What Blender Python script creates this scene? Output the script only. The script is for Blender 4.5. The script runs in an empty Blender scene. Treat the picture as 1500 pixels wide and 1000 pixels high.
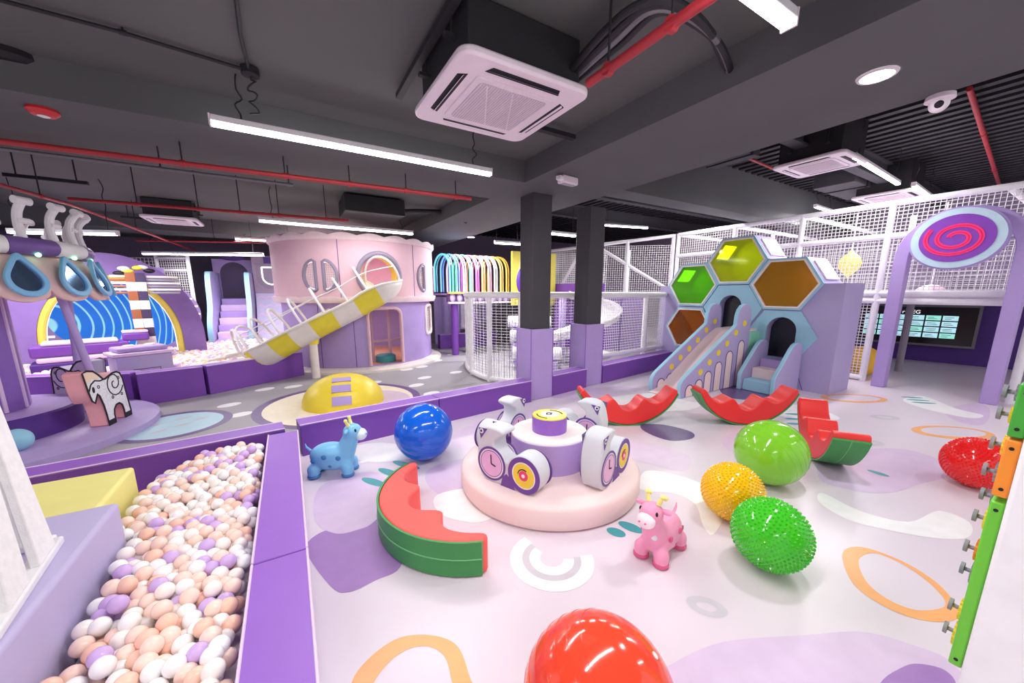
import bpy, bmesh, math, random
from mathutils import Vector, Matrix
random.seed(7)
C = bpy.context.scene.collection
PI = math.pi
sin, cos = math.sin, math.cos

# ------------------------------------------------------------------ camera model (metres; x = along the cross beam, y = along the main beam)
F, CX, CY, CH = 540.0, 750.0, 530.0, 1.65
PITCH = math.atan(102 / 540.0)
RX, RY = Vector((.857, -.515)), Vector((.515, .857))      # camera right / forward on the floor
def ray(px, py):
    a = (px - CX) / F; u = -(py - CY) / F
    f = cos(PITCH) + sin(PITCH) * u
    return Vector((RX.x * a + RY.x * f, RX.y * a + RY.y * f, -sin(PITCH) + cos(PITCH) * u))
def at(px, py, z=0.0):
    r = ray(px, py); t = (z - CH) / r.z
    return Vector((r.x * t, r.y * t, z))
def up(px, py, w):                                          # point of the sight line at the same distance as w
    r = ray(px, py); d = w[0] * RY.x + w[1] * RY.y
    t = d / (r.x * RY.x + r.y * RY.y)
    return Vector((r.x * t, r.y * t, CH + r.z * t))

# ------------------------------------------------------------------ materials
def lin(c): return tuple(((v / 255) / 12.92 if v / 255 <= .04045 else ((v / 255 + .055) / 1.055) ** 2.4) for v in c)
MATS = {}
def mat(name, col, rough=.5, spec=.4, var=.04, scale=8, bump=0.0, emit=0, metal=0, coat=0):
    if name in MATS: return MATS[name]
    m = bpy.data.materials.new(name); m.use_nodes = True; MATS[name] = m
    nt = m.node_tree; b = nt.nodes['Principled BSDF']; L = nt.links
    c = lin(col)
    tc = nt.nodes.new('ShaderNodeTexCoord')
    n = nt.nodes.new('ShaderNodeTexNoise'); n.inputs['Scale'].default_value = scale; n.inputs['Detail'].default_value = 3
    L.new(tc.outputs['Object'], n.inputs['Vector'])
    r = nt.nodes.new('ShaderNodeValToRGB')
    r.color_ramp.elements[0].position = .3; r.color_ramp.elements[1].position = .7
    r.color_ramp.elements[0].color = tuple(v * (1 - var) for v in c) + (1,)
    r.color_ramp.elements[1].color = tuple(min(1, v * (1 + var)) for v in c) + (1,)
    L.new(n.outputs['Fac'], r.inputs['Fac']); L.new(r.outputs['Color'], b.inputs['Base Color'])
    b.inputs['Roughness'].default_value = rough; b.inputs['Specular IOR Level'].default_value = spec
    b.inputs['Metallic'].default_value = metal; b.inputs['Coat Weight'].default_value = coat
    if bump:
        n2 = nt.nodes.new('ShaderNodeTexNoise'); n2.inputs['Scale'].default_value = scale * 6
        L.new(tc.outputs['Object'], n2.inputs['Vector'])
        bp = nt.nodes.new('ShaderNodeBump'); bp.inputs['Strength'].default_value = bump; bp.inputs['Distance'].default_value = .01
        L.new(n2.outputs['Fac'], bp.inputs['Height']); L.new(bp.outputs['Normal'], b.inputs['Normal'])
    if emit:
        b.inputs['Emission Color'].default_value = c + (1,); b.inputs['Emission Strength'].default_value = emit
    return m
def tinted(name, col, dif=.28):                           # coloured clear acrylic
    m = bpy.data.materials.new(name); m.use_nodes = True; MATS[name] = m
    nt = m.node_tree; nt.nodes.clear(); L = nt.links
    o = nt.nodes.new('ShaderNodeOutputMaterial'); mx = nt.nodes.new('ShaderNodeMixShader')
    t = nt.nodes.new('ShaderNodeBsdfTransparent'); g = nt.nodes.new('ShaderNodeBsdfGlossy'); d = nt.nodes.new('ShaderNodeBsdfDiffuse')
    m2 = nt.nodes.new('ShaderNodeMixShader')
    t.inputs['Color'].default_value = lin(col) + (1,); d.inputs['Color'].default_value = lin(col) + (1,)
    g.inputs['Roughness'].default_value = .06
    m2.inputs[0].default_value = dif; L.new(t.outputs[0], m2.inputs[1]); L.new(d.outputs[0], m2.inputs[2])
    fr = nt.nodes.new('ShaderNodeFresnel'); fr.inputs['IOR'].default_value = 1.35
    L.new(fr.outputs[0], mx.inputs[0]); L.new(m2.outputs[0], mx.inputs[1]); L.new(g.outputs[0], mx.inputs[2])
    L.new(mx.outputs[0], o.inputs[0])
    return m

M_white = mat('white_vinyl', (240, 238, 240), .5)
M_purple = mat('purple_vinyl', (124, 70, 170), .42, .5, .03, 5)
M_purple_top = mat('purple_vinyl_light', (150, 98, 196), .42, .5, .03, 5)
M_lav = mat('lavender_vinyl', (180, 156, 214), .5, .4, .03, 5)
M_lav_wall = mat('lavender_board', (180, 167, 210), .55, .3, .03, 3)
M_piping = mat('pale_piping', (232, 205, 238), .5)
M_darkpurple = mat('dark_purple', (84, 48, 136), .5)
M_pink = mat('pale_pink_vinyl', (242, 216, 214), .5, .4, .02, 4)
M_pinkwall = mat('pink_board', (232, 192, 204), .6, .3, .03, 3)
M_cream = mat('cream_vinyl', (244, 232, 226), .5)
M_red = mat('red_vinyl', (236, 52, 50), .38, .5, .03, 6)
M_coral = mat('coral_vinyl', (250, 92, 84), .42, .5, .03, 6)
M_green = mat('rind_green', (64, 148, 78), .42, .5, .03, 6)
M_yellow = mat('yellow_vinyl', (246, 218, 62), .4, .5, .02, 6)
M_paleyellow = mat('pale_yellow_vinyl', (246, 236, 146), .5, .4, .02, 6)
M_skyblue = mat('sky_blue_board', (160, 208, 230), .5, .4, .03, 4)
M_black = mat('black_print', (26, 22, 32), .6)
M_char = mat('charcoal_paint', (70, 68, 73), .7, .3, .06, 2, .05)
M_ceil = mat('ceiling_paint', (100, 101, 100), .8, .2, .06, 1.2, .08)
M_beam = mat('beam_paint', (99, 100, 101), .8, .2, .05, 1.2, .05)
M_blackmetal = mat('black_metal', (40, 38, 43), .6, .4, .1, 10)
M_greymetal = mat('grey_metal', (120, 118, 124), .45, .5, .05, 10, metal=.4)
M_redpipe = mat('red_pipe', (172, 44, 52), .45, .5, .08, 6)
M_net = mat('white_net_cord', (240, 236, 238), .7, .2)
M_tubepad = mat('white_foam_tube', (244, 240, 244), .5, .3, .03, 12)
M_ac = mat('white_plastic', (240, 226, 234), .4, .4, .02)
M_acgrey = mat('grille_plastic', (206, 190, 202), .5, .3, .05, 60)
M_led = mat('led_diffuser', (255, 255, 255), .5, .2, 0, emit=14)
M_grey = mat('grey_foam', (214, 214, 220), .5, .4, .03, 5)
M_teal = mat('teal_vinyl', (72, 160, 168), .5)
M_wood = mat('salmon_floor', (226, 160, 130), .5, .3, .1, 10)
M_orange = mat('orange_plastic', (246, 150, 50), .4)
M_lime = mat('lime_plastic', (112, 206, 58), .35, .5, .02)
M_steel = mat('grey_plastic', (150, 150, 158), .35, .5)

# ------------------------------------------------------------------ mesh builder
WL = {}
def link(o): C.objects.link(o); return o
def smooth_mesh(me, ang=35):
    if not me.polygons: return
    me.polygons.foreach_set('use_smooth', [True] * len(me.polygons))
    me.set_sharp_from_angle(angle=math.radians(ang))
class MB:
    def __init__(s): s.v = []; s.f = []; s.m = []
    def add(s, vs, fs, m=0):
        k = len(s.v); s.v += [Vector(p) for p in vs]
        for i, f in enumerate(fs):
            s.f.append([k + j for j in f]); s.m.append(m if isinstance(m, int) else m[i])
        return s
    def box(s, x0, x1, y0, y1, z0, z1, m=0):
        return s.add([(x0,y0,z0),(x1,y0,z0),(x1,y1,z0),(x0,y1,z0),(x0,y0,z1),(x1,y0,z1),(x1,y1,z1),(x0,y1,z1)],
            [(0,3,2,1),(4,5,6,7),(0,1,5,4),(1,2,6,5),(2,3,7,6),(3,0,4,7)], m)
    def bar(s, p, q, w, h, m=0):                             # upright slab from p to q (floor line), w wide, z from p.z to p.z+h
        p = Vector(p); q = Vector(q); d = q - p; d.z = 0; n = Vector((-d.y, d.x, 0)).normalized() * w / 2
        H_ = Vector((0, 0, h))
        b = [p - n, q - n, q + n, p + n]
        return s.add(b + [x + H_ for x in b], [(0,3,2,1),(4,5,6,7),(0,1,5,4),(1,2,6,5),(2,3,7,6),(3,0,4,7)], m)
    def obox(s, c, sx, sy, sz, rz=0, m=0):                   # c is the base centre
        R = Matrix.Rotation(rz, 3, 'Z'); c = Vector(c)
        vs = [c + R @ Vector((x * sx / 2, y * sy / 2, z * sz)) for z in (0, 1) for x, y in ((-1,-1),(1,-1),(1,1),(-1,1))]
        return s.add(vs, [(0,3,2,1),(4,5,6,7),(0,1,5,4),(1,2,6,5),(2,3,7,6),(3,0,4,7)], m)
    def frame_of(s, d):
        d = Vector(d).normalized(); a = Vector((0, 0, 1)) if abs(d.z) < .9 else Vector((1, 0, 0))
        x = d.cross(a).normalized(); return x, d.cross(x).normalized()
    def cyl(s, p, q, r0, r1=None, n=16, m=0, caps=True):
        p = Vector(p); q = Vector(q); r1 = r0 if r1 is None else r1
        x, y = s.frame_of(q - p)
        ring = lambda c, r: [c + x * r * cos(2*PI*i/n) + y * r * sin(2*PI*i/n) for i in range(n)]
        fs = [(i, n + i, n + (i+1) % n, (i+1) % n) for i in range(n)]
        if caps: fs += [tuple(range(n)), tuple(range(2*n-1, n-1, -1))]
        return s.add(ring(p, r0) + ring(q, r1), fs, m)
    def tube(s, pts, r, n=8, m=0, closed=False):
        pts = [Vector(p) for p in pts]; N = len(pts); vs = []; px = None
        rr = r if isinstance(r, (list, tuple)) else [r] * N
        for i, p in enumerate(pts):
            a = pts[(i-1) % N] if (closed or i > 0) else p; b = pts[(i+1) % N] if (closed or i < N-1) else p
            d = (b - a).normalized()
            if px is None: x, _ = s.frame_of(d)
            else:
                x = px - d * px.dot(d); x = x.normalized() if x.length > 1e-6 else s.frame_of(d)[0]
            px = x; y = d.cross(x)
            vs += [p + x * rr[i] * cos(2*PI*k/n) + y * rr[i] * sin(2*PI*k/n) for k in range(n)]
        fs = []
        for i in range(N if closed else N-1):
            a = i * n; b = ((i+1) % N) * n
            fs += [(a+k, a+(k+1) % n, b+(k+1) % n, b+k) for k in range(n)]
        if not closed: fs += [tuple(range(n-1, -1, -1)), tuple(range((N-1)*n, N*n))]
        return s.add(vs, fs, m)
    def lathe(s, c, prof, n=48, a0=0, a1=2*PI, m=0, cap=True):         # prof: (radius, z)
        c = Vector(c); full = abs(a1 - a0 - 2*PI) < 1e-6; K = n if full else n + 1
        vs = []
        for i in range(K):
            a = a0 + (a1-a0) * i / n
            vs += [c + Vector((r*cos(a), r*sin(a), z)) for r, z in prof]
        P = len(prof); fs = []; ms = []
        for i in range(n):
            a = i * P; b = ((i+1) % K) * P
            for j in range(P-1):
                fs.append((a+j, b+j, b+j+1, a+j+1)); ms.append(m if isinstance(m, int) else m[j])
        s.add(vs, fs, ms)
        if full and cap:
            k = len(s.v) - len(vs)
            for j, rev in ((0, True), (P-1, False)):
                if prof[j][0] > 1e-5 and prof[0] != prof[-1]:
                    idx = [k + i*P + j for i in range(n)]
                    s.f.append(idx[::-1] if rev else idx); s.m.append(m if isinstance(m, int) else m[min(j, P-2)])
        return s
    def prism(s, poly, o, ex, ey, depth, m=0, mside=None):   # polygon in the plane (ex, ey) pushed along ex x ey
        o = Vector(o); ex = Vector(ex); ey = Vector(ey); nrm = ex.cross(ey).normalized() * depth
        n = len(poly); base = [o + ex*x + ey*y for x, y in poly]
        fs = [tuple(range(n-1, -1, -1)), tuple(range(n, 2*n))] + [(i, (i+1) % n, n+(i+1) % n, n+i) for i in range(n)]
        ms = m if mside is None else [m, m] + [mside] * n
        return s.add(base + [p + nrm for p in base], fs, ms)
    def ring(s, outer, inner, o, ex, ey, depth, m=0):        # two loops with equal counts, as a solid frame
        o = Vector(o); ex = Vector(ex); ey = Vector(ey); nrm = ex.cross(ey).normalized() * depth
        n = len(outer); A = [o + ex*x + ey*y for x, y in outer]; B = [o + ex*x + ey*y for x, y in inner]
        vs = A + B + [p + nrm for p in A] + [p + nrm for p in B]; fs = []
        for i in range(n):
            j = (i+1) % n
            fs += [(i, n+i, n+j, j), (2*n+i, 2*n+j, 3*n+j, 3*n+i), (i, j, 2*n+j, 2*n+i), (n+i, 3*n+i, 3*n+j, n+j)]
        return s.add(vs, fs, m)
    def ribbon(s, pts, w, o, ex, ey, depth, m=0, closed=False):
        P = [Vector(p) for p in pts]; N = len(P); L_ = []; R_ = []
        for i in range(N):
            a = P[(i-1) % N] if (closed or i) else P[i]; b = P[(i+1) % N] if (closed or i < N-1) else P[i]
            d = (b - a).normalized(); nn = Vector((-d.y, d.x)) * w / 2
            L_.append(P[i] + nn); R_.append(P[i] - nn)
        if closed: return s.ring(L_, R_, o, ex, ey, depth, m)
        return s.prism(R_ + L_[::-1], o, ex, ey, depth, m)
    def sphere(s, c, r, nu=20, nv=12, m=0, sc=(1,1,1), R=None):
        c = Vector(c); vs = []
        R = R or Matrix.Identity(3)
        for j in range(1, nv):
            t = PI * j / nv
            for i in range(nu):
                a = 2*PI*i/nu
                vs.append(c + R @ Vector((r*sc[0]*sin(t)*cos(a), r*sc[1]*sin(t)*sin(a), r*sc[2]*cos(t))))
        top = len(vs); vs += [c + R @ Vector((0,0,r*sc[2])), c - R @ Vector((0,0,r*sc[2]))]
        fs = []
        for j in range(nv-2):
            for i in range(nu):
                a = j*nu; k = (i+1) % nu
                fs.append((a+i, a+nu+i, a+nu+k, a+k))
        for i in range(nu):
            k = (i+1) % nu; b = (nv-2)*nu
            fs += [(top, i, k), (top+1, b+k, b+i)]
        return s.add(vs, fs, m)
    def build(s, name, mats, parent=None, bevel=0, seg=2, ang=35, loc=None, smooth=True):
        if loc is None:
            if parent is not None: loc = WL[parent]
            else:
                lo = [min(p[i] for p in s.v) for i in range(3)]; hi = [max(p[i] for p in s.v) for i in range(3)]
                loc = Vector(((lo[0]+hi[0])/2, (lo[1]+hi[1])/2, lo[2]))
        loc = Vector(loc)
        me = bpy.data.meshes.new(name)
        me.from_pydata([p - loc for p in s.v], [], s.f)
        for m in (mats if isinstance(mats, (list, tuple)) else [mats]): me.materials.append(m)
        me.polygons.foreach_set('material_index', s.m)
        me.update()
        if smooth: smooth_mesh(me, ang)
        o = link(bpy.data.objects.new(name, me))
        if parent is not None:
            o.parent = parent; o.location = loc - WL[parent]
        else: o.location = loc
        WL[o] = loc
        if bevel:
            b = o.modifiers.new('bevel', 'BEVEL'); b.width = bevel; b.segments = seg; b.limit_method = 'ANGLE'; b.angle_limit = math.radians(40)
        return o
def tag(o, label=None, cat=None, group=None, kind=None):
    if label: o['label'] = label
    if cat: o['category'] = cat
    if group: o['group'] = group
    if kind: o['kind'] = kind
    return o
def thing(name, label, cat, loc=(0,0,0), group=None):
    o = link(bpy.data.objects.new(name, None)); o.location = loc; WL[o] = Vector(loc); o.empty_display_size = .1
    return tag(o, label, cat, group)
def struct(o): o['kind'] = 'structure'; return o
def copy_tree(o, parent=None):
    c = o.copy(); C.objects.link(c); WL[c] = WL.get(o, Vector())
    if parent: c.parent = parent
    for ch in list(o.children): copy_tree(ch, c)
    return c
def carve(o, cutter_mb):                                     # real openings
    k = cutter_mb.build('cutter', M_white)
    md = o.modifiers.new('cut', 'BOOLEAN'); md.object = k; md.solver = 'EXACT'
    dg = bpy.context.evaluated_depsgraph_get(); dg.update()
    me = bpy.data.meshes.new_from_object(o.evaluated_get(dg))
    o.modifiers.clear(); old = o.data; o.data = me
    bpy.data.meshes.remove(old); kd = k.data; bpy.data.objects.remove(k); bpy.data.meshes.remove(kd)
    smooth_mesh(o.data, 30); return o
def circle(cx, cy, rx, ry=None, n=32, a0=0, a1=2*PI, endpoint=False):
    ry = rx if ry is None else ry
    return [(cx + rx*cos(a0+(a1-a0)*i/n), cy + ry*sin(a0+(a1-a0)*i/n)) for i in range(n + (1 if endpoint else 0))]
def spline(pts, k=6, closed=True):
    P = [Vector(p) for p in pts]; N = len(P); out = []
    for i in range(N if closed else N-1):
        g = lambda j: P[j % N] if closed else P[max(0, min(N-1, j))]
        a, b, c, d = g(i-1), g(i), g(i+1), g(i+2)
        for t in range(k):
            u = t / k
            out.append(.5*((2*b) + (c-a)*u + (2*a-5*b+4*c-d)*u*u + (3*b-a-3*c+d)*u**3))
    if not closed: out.append(P[-1])
    return out
def inpoly(x, y, poly):
    r = False; n = len(poly)
    for i in range(n):
        x1, y1 = poly[i]; x2, y2 = poly[(i+1) % n]
        if (y1 > y) != (y2 > y) and x < (x2-x1)*(y-y1)/(y2-y1)+x1: r = not r
    return r
def netmesh(mb, p, q, z0, z1, cell=.05, r=.0035, m=0, skew=0):  # square net between two floor points, a strand per line
    p = Vector(p); q = Vector(q); d = q - p; d.z = 0; L_ = d.length; d.normalize()
    n = max(1, round(L_ / cell)); k = max(1, round((z1 - z0) / cell))
    for i in range(n + 1):
        b = p + d * (L_ * i / n)
        mb.cyl((b.x, b.y, z0), (b.x, b.y, z1), r, n=3, m=m, caps=False)
    for j in range(k + 1):
        z = z0 + (z1 - z0) * j / k
        mb.cyl((p.x, p.y, z), (p.x + d.x*L_, p.y + d.y*L_, z), r, n=3, m=m, caps=False)

X_, Y_, Z_ = Vector((1,0,0)), Vector((0,1,0)), Vector((0,0,1))

# ================================================================== SETTING
# ---- floor with its printed mat pattern
M_f = [mat('mat_floor', (226, 212, 222), .32, .4, .015, 1.5), mat('mat_grey', (168, 163, 168), .45, .3, .03, 2), mat('mat_white', (246, 242, 242), .35),
       mat('mat_lilac', (218, 194, 222), .35), mat('mat_purple', (168, 128, 190), .35), mat('mat_teal', (66, 158, 166), .35),
       mat('mat_orange', (248, 176, 112), .35), mat('mat_palegrey', (208, 200, 208), .35), mat('mat_pinkish', (226, 204, 226), .35),
       mat('mat_plum', (112, 88, 138), .35), mat('mat_cream', (250, 238, 214), .35), mat('mat_iceblue', (186, 220, 232), .35)]
fl = MB(); fl.box(-8, 15, -3.5, 16, -.2, 0)
LVL = [0]
def patch(poly, m, z=None):
    if z is None: LVL[0] += 1; z = .0006 * (1 + LVL[0] % 3)
    fl.add([(p[0], p[1], z) for p in poly], [tuple(range(len(poly)))], m)
def pxs(pts, k=5): return spline([at(*p).xy for p in pts], k)
def ell(cx, cy, rx, ry, rz=0, n=28):
    return [(cx + rx*cos(t)*cos(rz) - ry*sin(t)*sin(rz), cy + rx*cos(t)*sin(rz) + ry*sin(t)*cos(rz)) for t in [2*PI*i/n for i in range(n)]]
def ringpatch(outer, inner, m, z):
    n = len(outer)
    fl.add([(p[0],p[1],z) for p in outer] + [(p[0],p[1],z) for p in inner], [(i, (i+1)%n, n+(i+1)%n, n+i) for i in range(n)], m)
# grey zone beyond the low padded partition
patch([(-8, 3.6), (-1.7, 4.05), (0, 4.2), (3, 4.6), (4.8, 4.95), (7.3, 5.35), (9.3, 5.7), (9.3, 16), (-8, 16)], 1, .001)
patch(pxs([(448,805),(469,780),(505,772),(550,760),(590,790),(586,831),(550,850),(511,867),(484,858)]), 4, .0012)
patch(pxs([(460,732),(475,708),(514,694),(553,693),(575,720),(550,762),(520,777),(490,781),(463,765)]), 3, .0018)
patch(pxs([(625,690),(680,672),(735,690),(700,720),(640,722)]), 3, .0012)
patch(pxs([(640,725),(700,715),(745,740),(700,765),(645,752)]), 2, .0016)
for a, b in (((533,701),(562,711)), ((557,687),(586,698)), ((578,676),(612,686)), ((893,776),(912,783)), ((910,766),(938,778))):
    p, q = at(*a).xy, at(*b).xy; c = (p+q)/2; d = q-p
    patch(ell(c.x, c.y, d.length/2 + .02, .045, math.atan2(d.y, d.x)), 5, .0022)
for a, b in (((1320,581),(1352,583)), ((1328,585),(1362,587)), ((1335,589),(1372,591)), ((1270,688),(1303,698)), ((1150,606),(1178,607)), ((1150,613),(1178,614)), ((1152,620),(1176,621))):
    p, q = at(*a).xy, at(*b).xy; c = (p+q)/2; d = q-p
    patch(ell(c.x, c.y, d.length/2, .035, math.atan2(d.y, d.x)), 5, .0022)
# white horseshoe pair
hc = at(808, 818).xy; hs = 1.12
def horseshoe(r0, r1, a0, a1, m, z):
    n = 26; o = [(hc.x + hs*r1*cos(a0+(a1-a0)*i/n), hc.y + hs*r1*sin(a0+(a1-a0)*i/n)) for i in range(n+1)]
    i_ = [(hc.x + hs*r0*cos(a0+(a1-a0)*i/n), hc.y + hs*r0*sin(a0+(a1-a0)*i/n)) for i in range(n+1)]
    fl.add([(p[0],p[1],z) for p in o+i_], [(i, i+1, n+2+i, n+1+i) for i in range(n)], m)
def hang(px, py): q = at(px, py).xy - hc; return math.atan2(q.y, q.x)
h0, h1 = hang(765, 784), hang(870, 812)
if h1 < h0: h1 += 2*PI
hb = hang(810, 868)
if hb < h0: hb += 2*PI
if not h0 < hb < h1: h0, h1 = h1, h0 + 2*PI
horseshoe(.165, .235, h0, h1, 2, .0014); horseshoe(.125, .165, h0+.05, h1-.05, 7, .0012); horseshoe(.065, .125, h0+.1, h1-.15, 2, .0014)
# rings
g = at(1035, 888).xy; ringpatch(ell(g.x,g.y,.10,.065,-.9), ell(g.x,g.y,.05,.03,-.9), 7, .0014)
ringpatch(pxs([(1234,810),(1262,801),(1318,820),(1368,850),(1398,882),(1402,906),(1362,910),(1305,893),(1250,855)]), pxs([(1258,820),(1280,810),(1318,824),(1356,849),(1382,876),(1380,890),(1340,893),(1298,876),(1268,850)]), 6, .0014)
ringpatch(pxs([(515,1000),(545,960),(585,934),(630,930),(668,944),(686,985),(690,1030),(600,1110),(520,1060)]), pxs([(545,1005),(572,968),(600,950),(628,947),(650,960),(660,990),(660,1025),(600,1070),(548,1040)]), 6, .0014)
for cx_, cy_, k in ((1250,583,1.0), (1395,633,.9)):
    g = at(cx_, cy_).xy; ringpatch(ell(g.x,g.y,.50*k,.25*k,-.5), ell(g.x+.03,g.y,.40*k,.18*k,-.5), 6, .0014)
for cx_, cy_ in ((1165,642),(1270,648),(1296,611),(1040,617),(905,573)):
    g = at(cx_, cy_).xy; ringpatch(ell(g.x,g.y,.17,.1,-.6), ell(g.x,g.y,.09,.05,-.6), 7, .0014)
# large soft shapes
patch(pxs([(985,972),(1060,940),(1180,930),(1260,925),(1330,942),(1400,975),(1420,1060),(1200,1110),(960,1080),(955,1000)]), 3, .0010)
patch(pxs([(1290,1000),(1320,978),(1345,972),(1385,982),(1400,1010),(1360,1060),(1290,1040)]), 4, .0014)
patch(pxs([(1205,668),(1262,658),(1325,658),(1382,676),(1392,695),(1350,708),(1298,722),(1240,716),(1200,700)]), 3, .0010)
patch(pxs([(945,690),(985,694),(1035,712),(1062,745),(1045,782),(1030,770),(1018,738),(985,722),(938,716)]), 2, .0012)
patch(pxs([(1205,722),(1260,748),(1330,764),(1375,748),(1420,765),(1418,787),(1370,788),(1300,776),(1240,760),(1200,735)]), 2, .0012)
patch(pxs([(940,622),(972,622),(1012,632),(1014,642),(980,645),(945,632)]), 9, .0012)
patch(pxs([(1060,560),(1120,556),(1150,574),(1110,585),(1062,580)]), 9, .0012)
patch(pxs([(880,585),(960,575),(1030,584),(1010,600),(930,602),(880,598)]), 2, .0011)
patch(pxs([(1060,598),(1130,590),(1190,597),(1230,612),(1200,616),(1120,606)]), 2, .0011)
patch(pxs([(1322,586),(1360,600),(1420,612),(1440,608),(1400,598),(1352,580)]), 2, .0011)
patch(pxs([(1060,640),(1120,628),(1180,640),(1200,660),(1130,672),(1070,662)]), 8, .0010)
patch(pxs([(890,640),(960,652),(1010,668),(1000,690),(940,676),(890,662)]), 8, .0010)
patch(pxs([(660,640),(720,610),(780,600),(800,612),(740,630),(690,660)]), 8, .0010)
patch(pxs([(500,660),(560,648),(640,664),(600,672),(540,676)]), 2, .0011)
patch(pxs([(1385,600),(1430,590),(1450,600),(1440,622),(1400,616)]), 3, .0009)
patch(pxs([(800,575),(850,570),(900,566),(940,570),(900,580),(830,585)]), 3, .0009)
for p in ((512,688),(540,672),(560,660)): 
    g = at(*p).xy; patch(ell(g.x, g.y, .10, .04, .5), 2, .0016)
# dots and rounds of the grey zone
for p in ((336,593),(352,607),(388,570),(548,560),(610,564),(622,553),(632,576),(596,541),(640,528),(662,519),(668,545),(690,533),(618,537),(655,590),(700,585),(735,575),(672,508),(700,600),(640,610),(300,606),(430,566),(560,520)):
    g = at(*p).xy; patch(ell(g.x, g.y, .15, .105, .4), 2, .0018)
dc = (.58, 6.0)
ringpatch(ell(dc[0],dc[1],1.16,1.16,n=48), ell(dc[0],dc[1],1.04,1.04,n=48), 9, .0022); patch(ell(dc[0],dc[1],1.04,1.04,n=48), 10, .0020); patch(ell(dc[0]+.35,dc[1]-.15,.62,.62), 8, .0024)
g = at(255, 622).xy
ringpatch(ell(g.x,g.y,.60,.60,n=40), ell(g.x,g.y,.50,.50,n=40), 9, .0022); patch(ell(g.x,g.y,.50,.50,n=40), 11, .0020)
for dx, dy in ((-.2,.1),(.05,.25),(.1,-.05),(-.1,-.2),(.25,.12)): patch(ell(g.x+dx, g.y+dy, .09, .035, .6), 7, .0026)
struct(fl.build('floor', M_f, smooth=False, loc=(0,0,0)))

# ---- ceiling, beams, walls, pillars
struct(MB().box(-8, 2.77, -3.5, 16, 3.3, 3.45).build('ceiling', M_ceil, loc=(0,0,3.3)))
hi = MB().box(4.14, 15, -3.5, 16, 4.25, 4.4)
for i in range(44): hi.box(4.2 + i*.25, 4.32 + i*.25, -3.4, 15.9, 4.19, 4.25)
struct(hi.build('ceiling', M_blackmetal, loc=(4.14,0,4.25), smooth=False))
struct(MB().box(2.77, 4.14, -3.5, 16, 3.04, 4.4).build('ceiling_beam', M_beam))
struct(MB().box(-8, 2.77, 4.29, 5.25, 3.04, 3.3).build('ceiling_beam', M_beam))
struct(MB().box(4.14, 15, 4.75, 5.2, 3.35, 4.4).build('ceiling_beam', M_beam))
struct(MB().box(-8, 2.77, 11.3, 12.2, 3.0, 3.3).build('ceiling_beam', M_beam))
for y in (-1.2, .6, 3.0, 6.9, 9.0):
    b = MB().box(4.14, 15, y-.09, y+.09, 4.16, 4.19).box(4.14, 15, y-.012, y+.012, 3.86, 4.16).box(4.14, 15, y-.09, y+.09, 3.83, 3.86)
    struct(b.build('ceiling_beam', M_char, smooth=False))
struct(MB().box(-8, 15, 16, 16.2, -.2, 4.4).build('wall_back', mat('wall_plum', (122, 108, 134), .7)))
struct(MB().box(-8.2, -8, -3.5, 16, -.2, 4.4).build('wall_left', mat('wall_plum', (122, 108, 134), .7)))
struct(MB().box(15, 15.2, -3.5, 16, -.2, 4.4).build('wall_right', mat('wall_lilac', (168, 150, 180), .7)))
for (x, y) in ((3.09, 4.58), (4.38, 4.80)):
    struct(MB().box(x+.03, x+.37, y+.03, y+.37, 0, 3.05).build('pillar', M_char, bevel=.01))
for (x, y, lab) in ((3.09, 4.58, 'lavender foam pad wrapped around the foot of the left grey pillar'), (4.38, 4.80, 'lavender foam pad wrapped around the foot of the right grey pillar')):
    t = thing('pillar_pad', lab, 'pad', (x+.2, y+.2, 0))
    w = .03
    for q in ((x-.005, x+.405, y-.005, y+w-.002), (x-.005, x+.405, y+.37+.002, y+.405), (x-.005, x+w-.002, y+w, y+.37), (x+.372, x+.405, y+w, y+.37)):
        MB().box(*q, 0, 1.1).build('pad_panel', M_lav, t, bevel=.008)
    e = MB()
    for (a, b) in ((x-.005, y-.005), (x+.405, y-.005), (x-.005, y+.405), (x+.405, y+.405)): e.cyl((a, b, .002), (a, b, 1.1), .007, n=8)
    e.build('corner_piping', M_purple_top, t)

# ================================================================== LOW PARTITIONS AND BALL PIT WALLS
def padwall(pts, w, h, name, label, cat, joints=(), group=None, side=M_purple, top=M_purple_top, z0=0):
    t = thing(name, label, cat, (pts[0][0], pts[0][1], z0), group)
    for a, b in zip(pts[:-1], pts[1:]):
        a3, b3 = Vector((a[0],a[1],z0)), Vector((b[0],b[1],z0))
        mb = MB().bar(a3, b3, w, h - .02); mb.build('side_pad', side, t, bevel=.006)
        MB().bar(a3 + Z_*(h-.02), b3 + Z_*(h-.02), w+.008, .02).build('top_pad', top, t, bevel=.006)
        d = (b3 - a3).normalized(); n = Vector((-d.y, d.x, 0)) * (w/2 + .004); k = MB()
        for s_ in (-1, 1): k.tube([a3 + n*s_ + Z_*h, b3 + n*s_ + Z_*h], .006, 6)
        k.build('piping', M_piping, t)
    return t
PW = .23; PH = .335
padwall([(-.155, .3), (-.155, 2.02)], PW, PH, 'pit_wall', 'purple padded wall between ball pit and open floor, section nearest the camera', 'padded wall', group='purple pads round the near pit')
padwall([(-.155, 2.03), (-.155, 3.98)], PW, PH, 'pit_wall', 'purple padded pit wall section ending behind at the blue calf toy', 'padded wall', group='purple pads round the near pit')
padwall([(-2.6, 3.93), (-.155, 4.22)], PW, PH, 'pit_wall', 'purple padded wall across the far end of the near ball pit', 'padded wall', group='purple pads round the near pit')
padwall([(-.03, 4.24), (1.5, 4.43)], PW, PH, 'partition_pad', 'low purple partition behind the blue calf toy and blue ball', 'padded wall', group='low purple partition')
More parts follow.
